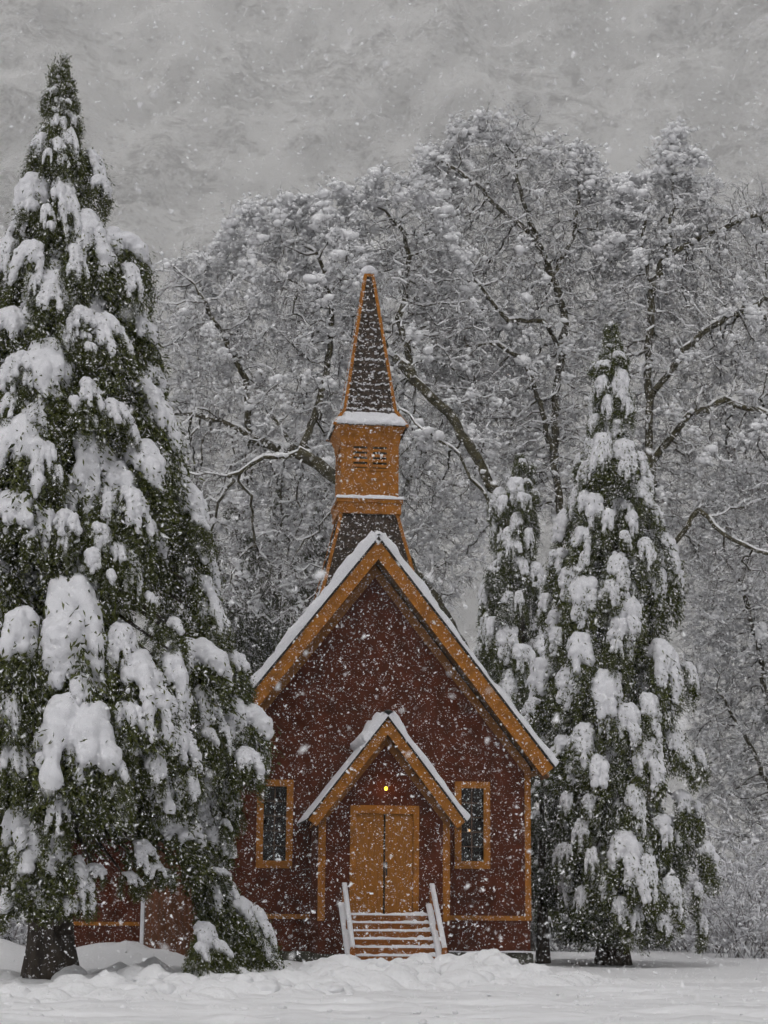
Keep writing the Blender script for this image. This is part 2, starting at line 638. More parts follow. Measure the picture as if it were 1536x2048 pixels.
def wcol(x0, x1, z0=None, z1=None):
    a = WZ if z0 is None else z0
    if z1 is None:
        if x0 < 0 < x1:
            mb.prism([(x0, a), (x1, a), (x1, wall_top(x1)), (0, wall_top(0)), (x0, wall_top(x0))], 0, 0.18)
        else:
            mb.prism([(x0, a), (x1, a), (x1, wall_top(x1)), (x0, wall_top(x0))], 0, 0.18)
    else:
        mb.prism([(x0, a), (x1, a), (x1, z1), (x0, z1)], 0, 0.18)


xe = [-HW, wins[0][0] - wv + .1, wins[0][0] + wv - .1, wins[1][0] - wv + .1, wins[1][0] + wv - .1, HW]
wcol(xe[0], xe[1]); wcol(xe[2], xe[3]); wcol(xe[4], xe[5])
for k, (cx, z0, z1) in enumerate(wins):
    wcol(cx - wv + .1, cx + wv - .1, None, z0 + .1)
    wcol(cx - wv + .1, cx + wv - .1, z1 - .1, None)
part('front_wall', mb, M_RED)
mb = MB()
for s in (-1, 1):
    mb.box(min(s * HW, s * (HW - .18)), max(s * HW, s * (HW - .18)), 0.182, 15, WZ, wall_top(HW) + .1)
mb.prism([(-HW, WZ), (HW, WZ), (HW, wall_top(HW)), (0, wall_top(0)), (-HW, wall_top(HW))], 15.002, 15.2)
part('side_walls', mb, M_RED)
mb = MB()
mb.box(-HW + .18, HW - .18, 0.19, 15, 1.1, 1.25)
part('floor', mb, M_BLACK)  # floor coloured near-black so the interior stays dark
# stone foundation: rough courses
fnd = MB()
rng = np.random.default_rng(8)
for zc in range(3):
    x = -HW - .06
    while x < HW + .06:
        w = rng.uniform(.35, .75)
        x1 = min(x + w, HW + .06)
        pr = rng.uniform(0, .05)
        fnd.box(x + .01, x1 - .01, -0.08 - pr, 0.2, -0.35 + zc * .26, -0.35 + zc * .26 + .245)
        x = x1
fnd.box(-HW, HW, -0.03, 0.17, -.4, .448)
for s in (-1, 1):
    fnd.box(s * HW - .07, s * HW + .07, 0.2, 15, -.4, .448)
part('foundation', fnd, M_STONE)
mb = snow_slab((.9, -.14, .452), (1, 0, 0), (0, 1, 0), (0, 0, 1), 3.3, .13, .035, 3, 30, 3, .03)
part('foundation_snow', mb, M_SNOW, smooth=True)
# trim
for s in (-1, 1):
    mb = MB()
    mb.box(min(s * (HW + .025), s * (HW - .13)), max(s * (HW + .025), s * (HW - .13)), -0.03, 0.16, 1.36, 5.05)
    part('corner_board', mb, M_TRIM)
mb = MB()
mb.box(-HW - .03, HW + .03, -0.045, -0.002, 1.24, 1.36)
part('belt_board', mb, M_TRIM)
for s in (-1, 1):        # frieze boards under the rakes
    mb = MB()
    h = .34
    p = [(0.0, wall_top(0) - .02), (s * (HW + .02), wall_top(HW) - .05), (s * (HW + .02), wall_top(HW) - .05 - h), (0.0, wall_top(0) - .02 - h)]
    mb.prism(p if s > 0 else p[::-1], -0.035 - (.002 if s > 0 else 0), -0.003)
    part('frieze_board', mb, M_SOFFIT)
# roof: two slabs, rake fascia, soffit, dark shingle edge, snow
YF, YB = -0.75, 15.5
for s in (-1, 1):
    mb = MB()
    a0, ev = 10.90, 4.56
    zt = lambda x: a0 - x * SL
    p = [(0, a0 + .07), (s * (ev + .03), zt(ev + .03) + .07), (s * (ev + .03), zt(ev + .03) - .02), (0, a0 - .02)]
    mb.prism(p if s > 0 else p[::-1], YF - .02, YB)
    roof = part('roof_slope', mb, M_ROOFEDGE)
    mb = MB()
    p = [(0, a0 - .022), (s * ev, zt(ev) - .022), (s * (ev - .28), zt(ev) - .235), (0, a0 - .53)]
    mb.prism(p if s > 0 else p[::-1], YF, YF + .05)
    part('rake_fascia', mb, M_TRIM)
    mb = MB()
    p = [(0, a0 - .34), (s * (ev - .1), zt(ev - .1) - .34), (s * (ev - .1), zt(ev - .1) - .40), (0, a0 - .40)]
    mb.prism(p if s > 0 else p[::-1], YF + .052, 0.3)
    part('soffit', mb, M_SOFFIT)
    mb = MB()
    mb.box(min(s * HW, s * (ev - .12)) + .03, max(s * HW, s * (ev - .12)), .05, YB - .1, 4.98, 5.04)
    part('eave_soffit', mb, M_SOFFIT)
    L = 4.60 / CA
    u = np.array([s * CA, 0, -SA]); nn = np.array([s * SA, 0, CA])
    O = np.array([0, YF - .05, a0 + .07])
    mb = snow_slab(O, u, (0, 1, 0), nn, L, YB - YF + .05, .185 if s < 0 else .155, 11 + s, 110, 40, .09, ('u0',), .5, 1.5,
                   cut=(lambda A, B: 1 + .45 / (1 + np.exp((A - .62) * 26))) if s > 0 else (lambda A, B: 1 + .2 * np.exp(-(A - .9) ** 2 / .2)))
    rs = part('snow_cover', mb, M_SNOW, roof, smooth=True)
# ridge roll of snow
mb = MB()
rng = np.random.default_rng(2)
k = 120
yy = np.linspace(YF - .06, YB, k)
rr = .155 + .04 * np.array([float(vnoise(np.array(q * 1.6), np.array(.3), 4)) for q in yy])
rr[0] *= .5
an = np.linspace(0, 2 * math.pi, 14)
P = np.stack([np.stack([np.cos(a) * rr * 1.0, yy, 10.93 + np.sin(a) * rr * 1.15], -1) for a in an], 1)
mb.grid(P, flip=True)
part('ridge_snow', mb, M_SNOW, smooth=True)

# windows
for cx, z0, z1 in wins:
    f = MB()
    f.box(cx - wv, cx + wv, -.05, -.002, z0, z0 + .19)
    f.box(cx - wv, cx + wv, -.05, -.002, z1 - .17, z1)
    f.box(cx - wv, cx - wv + .17, -.052, -.002, z0 + .19, z1 - .17)
    f.box(cx + wv - .17, cx + wv, -.052, -.002, z0 + .19, z1 - .17)
    win = part('window', f, M_TRIM)
    gx0, gx1, gz0, gz1 = cx - wv + .17, cx + wv - .17, z0 + .19, z1 - .17
    f = MB()
    f.box(gx0 - .06, gx1 + .06, .10, .108, gz0 - .08, gz1 + .06)
    part('pane', f, M_GLASS, win)
    f = MB()
    f.box(cx - .012, cx + .012, .07, .097, gz0 - .04, gz1 + .04)
    for i in range(1, 5):
        zz = gz0 + (gz1 - gz0) * i / 5
        f.box(gx0 - .05, gx1 + .05, .072, .095, zz - .01, zz + .01)
    part('glazing_bar', f, M_POST, win)
# lamp seen through the window
mb = MB()
mb.blobs([[2.63, .75, 3.52]], [[.03, .03, .045]], np.random.default_rng(1), 2, .0)
lamp2 = part('inner_lamp', mb, M_BULB2, smooth=True)

# porch (vestibule)
PY, PH, PA = -2.5, 1.58, 5.52
PSL = (6.05 - 3.60) / 1.90
pca = 1 / math.hypot(1, PSL); psa = PSL * pca
ptop = lambda x: PA + .18 - abs(x) * PSL
mb = MB()
dx, dz = .70, 3.77
mb.prism([(-PH, WZ), (-dx, WZ), (-dx, ptop(dx)), (-PH, ptop(PH))], PY, PY + .12)
mb.prism([(dx, WZ), (PH, WZ), (PH, ptop(PH)), (dx, ptop(dx))], PY, PY + .12)
mb.prism([(-dx, dz), (dx, dz), (dx, ptop(dx)), (0, ptop(0)), (-dx, ptop(dx))], PY, PY + .12)
mb.box(-dx, dx, PY, PY + .12, WZ, 1.38)
for s in (-1, 1):
    mb.box(min(s * PH, s * (PH - .1)), max(s * PH, s * (PH - .1)), PY + .122, -.05, WZ, ptop(PH) + .05)
part('porch_wall', mb, M_RED)
mb = MB()
rng = np.random.default_rng(18)
for zc in range(3):
    x = -PH
    while x < PH:
        x1 = min(x + rng.uniform(.3, .6), PH)
        mb.box(x + .01, x1 - .01, PY - .02 - rng.uniform(0, .04), PY + .1, -.3 + zc * .25, -.3 + zc * .25 + .235)
        x = x1
mb.box(-PH + .02, PH - .02, PY + .02, -.1, -.35, .44)
part('porch_foundation', mb, M_STONE)
for s in (-1, 1):
    mb = MB()
    mb.box(min(s * (PH + .02), s * (PH - .15)), max(s * (PH + .02), s * (PH - .15)), PY - .03, PY + .1, 1.22, ptop(PH) - .02)
    part('porch_corner_board', mb, M_TRIM)
    mb = MB()
    p = [(0, ptop(0) - .02), (s * (PH + .02), ptop(PH) - .04), (s * (PH + .02), ptop(PH) - .28), (0, ptop(0) - .28)]
    mb.prism(p if s > 0 else p[::-1], PY - .034 - (.002 if s > 0 else 0), PY - .003)
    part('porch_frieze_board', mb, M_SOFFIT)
    a0, ev = 6.05, 1.90
    zt = lambda x: a0 - x * PSL
    mb = MB()
    p = [(0, a0 + .05), (s * (ev + .03), zt(ev + .03) + .05), (s * (ev + .03), zt(ev + .03) - .02), (0, a0 - .02)]
    mb.prism(p if s > 0 else p[::-1], -3.02, -.05)
    pr = part('porch_roof_slope', mb, M_ROOFEDGE)
    mb = MB()
    p = [(0, a0 - .022), (s * ev, zt(ev) - .022), (s * (ev - .20), zt(ev) - .17), (0, a0 - .40)]
    mb.prism(p if s > 0 else p[::-1], -3.0, -2.955)
    part('porch_rake_fascia', mb, M_TRIM)
    mb = MB()
    p = [(0, a0 - .26), (s * (ev - .08), zt(ev - .08) - .26), (s * (ev - .08), zt(ev - .08) - .31), (0, a0 - .31)]
    mb.prism(p if s > 0 else p[::-1], -2.953, -2.3)
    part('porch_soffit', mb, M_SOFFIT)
    u = np.array([s * pca, 0, -psa]); nn = np.array([s * psa, 0, pca])
    L = (ev + .04) / pca
    if s > 0:
        mb = snow_slab(np.array([0, -3.06, a0 + .05]), u, (0, 1, 0), nn, L, 2.95, .14, 31, 40, 30, .06, ('u0',), .25, 2.2,
                       cut=lambda A, B: 0.85 + .25 * A / L + .4 / (1 + np.exp((A - .50) * 30)))
        part('snow_cover', mb, M_SNOW, pr, smooth=True)
    else:
        mb = snow_slab(np.array([0, -3.04, a0 + .05]), u, (0, 1, 0), nn, L, 2.9, .022, 33, 40, 30, .03, ('u0',), .5, 3)
        part('snow_cover', mb, M_SNOW, pr, smooth=True)
        mb = snow_slab(np.array([0, -3.07, a0 + .052]), u, (0, 1, 0), nn, .84, 2.95, .18, 35, 22, 30, .15, ('u0',), .35, 2.5)
        part('snow_cover', mb, M_SNOW, pr, smooth=True)
mb = MB()
k = 50
yy = np.linspace(-3.07, -.1, k)
an = np.linspace(0, 2 * math.pi, 14)
P = np.stack([np.stack([np.cos(a) * .14 + 0 * yy, yy, 6.10 + np.sin(a) * .145 + 0 * yy], -1) for a in an], 1)
mb.grid(P, flip=True)
part('porch_ridge_snow', mb, M_SNOW, smooth=True)

# doors
mb = MB()
mb.box(-.84, -dx, PY - .05, PY - .002, 1.38, 3.97)
mb.box(dx, .84, PY - .05, PY - .002, 1.38, 3.97)
mb.box(-dx, dx, PY - .052, PY - .002, dz, 3.97)
part('door_frame', mb, M_TRIM)
for s in (-1, 1):
    mb = MB()
    a, b = sorted((s * .025, s * (dx - .006)))
    mb.box(a, b, PY + .02, PY + .06, 1.39, dz - .006)
    zs = [1.39, 1.55, 2.35, 2.5, 3.62, dz - .006]
    mb.box(a, a + .1, PY + .008, PY + .019, 1.39, dz - .006)
    mb.box(b - .1, b, PY + .008, PY + .019, 1.39, dz - .006)
    for z0, z1 in ((1.39, 1.58), (3.6, dz - .006)):
        mb.box(a + .101, b - .101, PY + .009, PY + .019, z0, z1)
    dl = part('door', mb, M_DOOR)
    if s > 0:
        mb = MB()
        mb.box(.03, .075, PY - .012, PY + .007, 2.30, 2.62)
        mb.tubes([[.052, PY - .05, 2.36]], [[.052, PY - .05, 2.56]], .014, .014, 8)
        mb.tubes([[.052, PY, 2.36], [.052, PY, 2.56]], [[.052, PY - .055, 2.36], [.052, PY - .055, 2.56]], .012, .012, 6)
        part('door_handle', mb, M_IRON, dl)
mb = MB()
mb.box(-dx, dx, PY + .065, PY + .08, 1.385, dz)
part('door_gap_shade', mb, M_BLACK)  # black sheet behind the leaves, painted shade for the slit between them
# lamp above the door
mb = MB()
mb.tubes([[0.01, PY - .005, 4.42]], [[0.01, PY - .10, 4.42]], .035, .02, 8)
lamp = part('porch_lamp', mb, M_IRON)
mb = MB()
mb.blobs([[0.01, PY - .12, 4.37]], [[.042, .042, .05]], np.random.default_rng(3), 3, 0)
part('bulb', mb, M_BULB, lamp, smooth=True)

pl = bpy.data.lights.new('bulb_light', 'POINT')
pl.energy = 2.0
pl.color = (1.0, .6, .2)
pl.shadow_soft_size = .05
plo = bpy.data.objects.new('bulb_light', pl)
col.objects.link(plo)
plo.location = (0.01, PY - .22, 4.37)
plo.parent = lamp

# stairs
for i in range(7):
    y0 = -2.56 - i * .3
    z = 1.36 - i * .182
    mb = MB()
    mb.box(-.86, 1.0, y0 - .30, y0 - .002 if i else PY - .06, z - .045, z)
    mb.box(-.85, .99, y0 - .278, y0 - .255, z - .18, z - .046)
    st = part('step', mb, M_STAIR)
    rng = np.random.default_rng(100 + i)
    mb = snow_slab((-.86, y0 - .315, z + .001), (1, 0, 0), (0, 1, 0), (0, 0, 1), 1.86, .30, .045, 200 + i, 50, 6, .035, (), .55, 4.5)
    n = 5 if i > 1 else 2
    mb.blobs(np.c_[1.0 - rng.random(n) ** 2 * .35, y0 - .26 + .18 * rng.random(n), np.full(n, z + .03)],
             np.c_[rng.uniform(.05, .10, n), np.full(n, .06), rng.uniform(.04, .08, n)], rng, 2, .06)
    part('snow_cover', mb, M_SNOW, st, smooth=True)
for s, xr, xl in ((-1, -.97, -1.05), (1, 1.15, 1.06)):
    mb = MB()
    mb.beam([xl, -2.62, 1.50], [xl, -4.62, .18], .05, .26)
    stg = part('stringer', mb, M_STAIR)
    d = np.array([0, -2.0, -1.32]); d /= np.linalg.norm(d)
    nn = np.cross([1, 0, 0], d); nn = nn if nn[2] > 0 else -nn
    mb = snow_slab(np.array([xl - .07, -2.6, 1.50]) + nn * .13, d, (1, 0, 0), nn, 2.42, .15, .09, 300 + s, 40, 5, .05, (), .3, 4)
    part('snow_cover', mb, M_SNOW, stg, smooth=True)
    mb = MB()
    mb.beam([xr, -2.64, 2.02], [xr, -4.60, .60], .09, .08)
    rail = part('handrail', mb, M_STAIR)
    d = np.array([0, -1.96, -1.42]); d /= np.linalg.norm(d)
    nn = np.cross([1, 0, 0], d); nn = nn if nn[2] > 0 else -nn
    mb = snow_slab(np.array([xr - .06, -2.56, 2.07]) + nn * .041, d, (1, 0, 0), nn, 2.46, .12, .07, 310 + s, 40, 5, .045, (), .3, 4)
    part('snow_cover', mb, M_SNOW, rail, smooth=True)
    for py, z0, z1 in ((-2.68, 1.2, 1.97), (-3.62, .6, 1.27), (-4.56, -.1, .61)):
        mb = MB()
        mb.box(xr - .06, xr + .06, py - .05, py + .05, z0, z1)
        part('rail_post', mb, M_STAIR)

# steeple
SY = 2.2


def prof_hw(prof, z):
    return np.interp(z, [p[0] for p in prof], [p[1] for p in prof])


def shingled(name, prof, z0, z1, step, parent_name, snow_p, seed, tw=.13):
    """four shingled faces following a half-width profile"""
    body = MB()
    zz = np.linspace(z0, z1, 14)
    for a, b in zip(zz[:-1], zz[1:]):
        ha, hb = prof_hw(prof, a) - .03, prof_hw(prof, b) - .03
        body.hexa([[-ha, SY - ha, a], [ha, SY - ha, a], [ha, SY + ha, a], [-ha, SY + ha, a],
                   [-hb, SY - hb, b], [hb, SY - hb, b], [hb, SY + hb, b], [-hb, SY + hb, b]])
    root = part(parent_name, body, M_SHINGLE)
    rng = np.random.default_rng(seed)
    sn = MB()
    nc = int((z1 - z0) / step)
    for c in range(nc):
        za, zb = z0 + c * step, z0 + (c + 1.25) * step
        zb = min(zb, z1)
        mb = MB()
        for face in range(4):
            ha, hb = prof_hw(prof, za), prof_hw(prof, zb)
            ns = max(2, int(2 * ha / tw))
            us = np.linspace(-1, 1, ns + 1)
            us[1:-1] += rng.uniform(-.25, .25, ns - 1) * (2 / ns)
            for j in range(ns):
                u0, u1 = us[j] + .012, us[j + 1] - .012
                zl = za - rng.uniform(0, .05)
                o = .028 + rng.uniform(0, .018)
                c8 = [[u0 * ha, -ha - o, zl], [u1 * ha, -ha - o, zl], [u1 * ha, -ha + .02, zl], [u0 * ha, -ha + .02, zl],
                      [u0 * hb, -hb - .002, zb], [u1 * hb, -hb - .002, zb], [u1 * hb, -hb + .03, zb], [u0 * hb, -hb + .03, zb]]
                c8 = np.array(c8)
                an = face * math.pi / 2
                R = np.array([[math.cos(an), -math.sin(an), 0], [math.sin(an), math.cos(an), 0], [0, 0, 1]])
                mb.hexa(c8 @ R.T + [0, SY, 0])
                pz = snow_p(za) * (1.0 if c % 2 == 0 else .55)
                for r in range(5):
                    if rng.random() < pz:
                        uu = rng.uniform(u0, u1)
                        zs = zl + step * (.75 + .35 * rng.random())
                        hh = prof_hw(prof, zs)
                        q = np.array([uu * hh, -hh - .02, zs]) @ R.T + [0, SY, 0]
                        s_ = rng.uniform(.014, .036)
                        sn.blobs([q], [[s_ * 1.7, s_ * 1.2, s_ * .8]], rng, 1, .15)
        part('shingle_course', mb, M_SHINGLE, root)
    part('snow_dusting', sn, M_SNOW, root, smooth=True)['kind'] = 'stuff'
    for sx in (-1, 1):
        for sy in (-1, 1):
            mb = MB()
            zz = np.linspace(z0 - .02, z1, 10)
            pts = [[sx * (prof_hw(prof, z) + .005), SY + sy * (prof_hw(prof, z) + .005), z] for z in zz]
            for p, q in zip(pts[:-1], pts[1:]):
                mb.beam(p, q, .085, .085, up=(0, 1, 0))
            part('corner_strip', mb, M_TRIM, root)
    return root


SK = [(9.2, 1.45), (9.7, 1.32), (10.1, 1.20), (10.7, 1.07), (11.3, .92), (12.0, .76)]
shingled('skirt', SK, 9.3, 12.0, .19, 'steeple_skirt', lambda z: .05 + .35 * max(0, 10.6 - z), 51)
mb = MB()
mb.box(-.86, .86, SY - .86, SY + .86, 12.0, 12.38)
mb.box(-.90, .90, SY - .90, SY + .90, 12.30, 12.40)
ledge = part('steeple_ledge', mb, M_TRIM)
mb = MB()
for face in range(4):
    an = face * math.pi / 2
    R = np.array([[math.cos(an), -math.sin(an), 0], [math.sin(an), math.cos(an), 0], [0, 0, 1]])
    sl = snow_slab((-.93, -.93, 12.402), (1, 0, 0), (0, 1, 0), (0, 0, 1), 1.86, .15, .085, 400 + face, 24, 5, .04, (), .25, 4)
    for v, (f, m) in zip(sl.v, sl.f):
        pass
    v = np.concatenate(sl.v) @ R.T + [0, SY, 0]
    b0 = mb.n
    mb.v.append(v)
    for f, m in sl.f:
        mb.f.append((f + b0, 0))
    mb.n += len(v)
part('snow_cover', mb, M_SNOW, ledge, smooth=True)
mb = MB()
mb.box(-.775, .775, SY - .775, SY + .775, 12.4, 14.35)
bel = part('belfry', mb, M_TRIM)
mb = MB()
for sx in (-1, 1):
    for sy in (-1, 1):
        a, b = sorted((sx * .79, sx * .67)); c, d = sorted((SY + sy * .79, SY + sy * .67))
        mb.box(a, b, c, d, 12.405, 14.0)
mb.box(-.668, .668, SY - .788, SY + .788, 12.98, 13.05)
mb.box(-.668, .668, SY - .788, SY + .788, 12.405, 12.50)
mb.box(-.668, .668, SY - .787, SY + .787, 14.02, 14.2)
part('belfry_board', mb, M_TRIM, bel)
for face in range(4):
    an = face * math.pi / 2
    R = np.array([[math.cos(an), -math.sin(an), 0], [math.sin(an), math.cos(an), 0], [0, 0, 1]])
    for x0, x1 in ((-.48, -.055), (.055, .48)):
        fr, dk = MB(), MB()
        dk.box(x0 + .02, x1 - .02, -.779, -.7755, 13.27, 13.97)
        v = np.concatenate(dk.v) @ R.T + [0, SY, 0]; dk.v = [v]
        louver_shade = part('louver_shade', dk, M_BLACK, bel)  # flat black panel painted in place of a shaded recess behind the slats
        for i in range(5):
            z = 13.30 + i * .145
            fr.hexa([[x0 + .02, -.80, z - .005], [x1 - .02, -.80, z - .005], [x1 - .02, -.781, z + .055], [x0 + .02, -.781, z + .055],
                     [x0 + .02, -.80, z + .025], [x1 - .02, -.80, z + .025], [x1 - .02, -.781, z + .085], [x0 + .02, -.781, z + .085]])
        fr.box(x0 - .03, x0 + .02, -.806, -.777, 13.2, 14.0)
        fr.box(x1 - .02, x1 + .03, -.806, -.777, 13.2, 14.0)
        fr.box(x0 - .029, x1 + .029, -.804, -.777, 13.2, 13.27)
        fr.box(x0 - .029, x1 + .029, -.804, -.777, 13.97, 14.01)
        v = np.concatenate(fr.v) @ R.T + [0, SY, 0]; fr.v = [v]
        part('louver_slats', fr, M_TRIM, bel)
# flared cornice
mb = MB()
pr = [(13.92, .80), (14.1, .825), (14.25, .87), (14.38, .94), (14.44, .96)]
for (a, ha), (b, hb) in zip(pr[:-1], pr[1:]):
    mb.hexa([[-ha, SY - ha, a], [ha, SY - ha, a], [ha, SY + ha, a], [-ha, SY + ha, a],
             [-hb, SY - hb, b], [hb, SY - hb, b], [hb, SY + hb, b], [-hb, SY + hb, b]])
part('cornice', mb, M_TRIM)
SP = [(14.44, 1.0), (14.55, .90), (14.68, .80), (14.9, .70), (15.4, .625), (19.05, .095)]
spire = shingled('spire', SP, 14.45, 19.0, .185, 'spire', lambda z: .22 + (.9 if z < 15 else (.30 if z < 17.6 else .1)), 52, .12)
# snow on the flared eave
mb = MB()
for face in range(4):
    an = face * math.pi / 2
    R = np.array([[math.cos(an), -math.sin(an), 0], [math.sin(an), math.cos(an), 0], [0, 0, 1]])
    us = np.linspace(-1, 1, 50)
    zs = np.array([14.44, 14.45, 14.47, 14.5, 14.54, 14.6, 14.66, 14.72, 14.8, 14.88])
    U_, Z_ = np.meshgrid(us, zs, indexing='ij')
    hh = prof_hw(SP, Z_)
    th = np.array([0, .05, .075, .085, .08, .075, .065, .06, .05, 0.0])[None] * (1 + .9 * fbm(U_ * 6, Z_ * 14, 500 + face, 3))
    P = np.stack([U_ * (hh + .02), -(hh + th * .75), Z_ + th * .8], -1) @ R.T + [0, SY, 0]
    mb.grid(P, flip=False)
part('eave_snow', mb, M_SNOW, spire, smooth=True)
mb = MB()
mb.box(-.14, .14, SY - .14, SY + .14, 18.98, 19.06)
cap = part('spire_cap', mb, M_TRIM, spire)
rng = np.random.default_rng(61)
mb = MB()
mb.blobs([[0, SY, 19.19], [-.1, SY - .03, 19.14], [.12, SY, 19.15]], [[.20, .20, .15], [.14, .15, .11], [.14, .14, .11]], rng, 3, .02)
part('cap_snow', mb, M_SNOW, spire, smooth=True)

# annex wing on the left behind the cedar
mb = MB()
mb.box(-7.7, -4.1, 3.0, 8.0, .1, 3.5)
part('annex_wall', mb, M_RED)
mb = MB()
mb.box(-7.72, -5.82, 2.955, 2.998, 1.01, 1.11)
part('annex_belt_board', mb, M_TRIM)
mb = MB()
xx = -5.65
while xx < -4.15:
    mb.box(xx, xx + .145, 2.90 - .01 * (int(xx * 50) % 2), 2.99, .05, 3.4)
    xx += .15
part('annex_panel', mb, M_PANEL)
mb = MB()
for p in ([(2.3, 3.35), (6.4, 7.4), (6.4, 7.28), (2.3, 3.23)], [(6.4, 7.4), (10.5, 3.35), (10.5, 3.23), (6.4, 7.28)]):
    v = [[-8.0, a, b] for a, b in p] + [[-4.1, a, b] for a, b in p]
    mb.add(v, [[0, 1, 5, 4], [1, 2, 6, 5], [2, 3, 7, 6], [3, 0, 4, 7], [3, 2, 1, 0], [4, 5, 6, 7]])
ar = part('annex_roof', mb, M_ROOFEDGE)
u = np.array([0, -4.1, -4.05]); L = np.linalg.norm(u); u /= L
mb = snow_slab((-8.05, 6.45, 7.46), u, (1, 0, 0), (0, u[2], -u[1]), L + .1, 3.95, .3, 600, 40, 40, .1, ('u0',), .2, 1.5)
part('snow_cover', mb, M_SNOW, ar, smooth=True)

# snow plastered post standing by the annex
pt = empty('wooden_post', (-5.74, 1.6, 0.1), 'slim wooden post plastered with snow before the brown annex panel', 'post')
mb = MB()
mb.box(-.055, .085, -.05, .06, -.2, 2.6)
mb.build('shaft', M_POST, pt)
mb = snow_slab((-.062, -.051, 0), (0, 0, 1), (1, 0, 0), (0, -1, 0), 1.62, .10, .035, 610, 30, 4, .03, (), .5, 5)
mb.build('snow_cover', M_SNOW, pt, smooth=True)


# ------------------------------------------------------------------ conifers
def remesh_snow(C, R, rng, voxel=.03):
    mb = MB()
    mb.blobs(C, R, rng, 2, .03)
    me = mb.build('snow_src', M_SNOW, smooth=True, link=False)
    o = put('snow_src', me)
    m = o.modifiers.new('r', 'REMESH')
    m.mode = 'VOXEL'
    m.voxel_size = voxel
    m.use_smooth_shade = True
    tex = bpy.data.textures.new('lumps', 'CLOUDS')
    tex.noise_scale = .13
    tex.noise_depth = 2
    d = o.modifiers.new('d', 'DISPLACE')
    d.texture = tex
    d.strength = .085
    d.mid_level = .5
    d.texture_coords = 'LOCAL'
    s = o.modifiers.new('s', 'SMOOTH')
    s.iterations = 1
    s.factor = .5
    dg = bpy.context.evaluated_depsgraph_get()
    out = bpy.data.meshes.new_from_object(o.evaluated_get(dg))
    out.name = 'snow_clump'
    import bmesh
    bm = bmesh.new()
    bm.from_mesh(out)
    seen, isl = set(), []
    for v0 in bm.verts:
        if v0 in seen:
            continue
        st, comp_ = [v0], []
        seen.add(v0)
        while st:
            v = st.pop()
            comp_.append(v)
            for e in v.link_edges:
                w_ = e.other_vert(v)
                if w_ not in seen:
                    seen.add(w_)
                    st.append(w_)
        isl.append(comp_)
    isl.sort(key=len)
    nv = len(bm.verts)
    dead = [v for c_ in isl[:-1] if len(c_) > .012 * nv for v in c_]
    if dead:
        bmesh.ops.delete(bm, geom=dead, context='VERTS')
        bm.to_mesh(out)
    bm.free()
    bpy.data.objects.remove(o)
    bpy.data.meshes.remove(me)
    out.materials.clear()
    out.materials.append(M_SNOW)
    out.polygons.foreach_set('use_smooth', np.ones(len(out.polygons), bool))
    return out


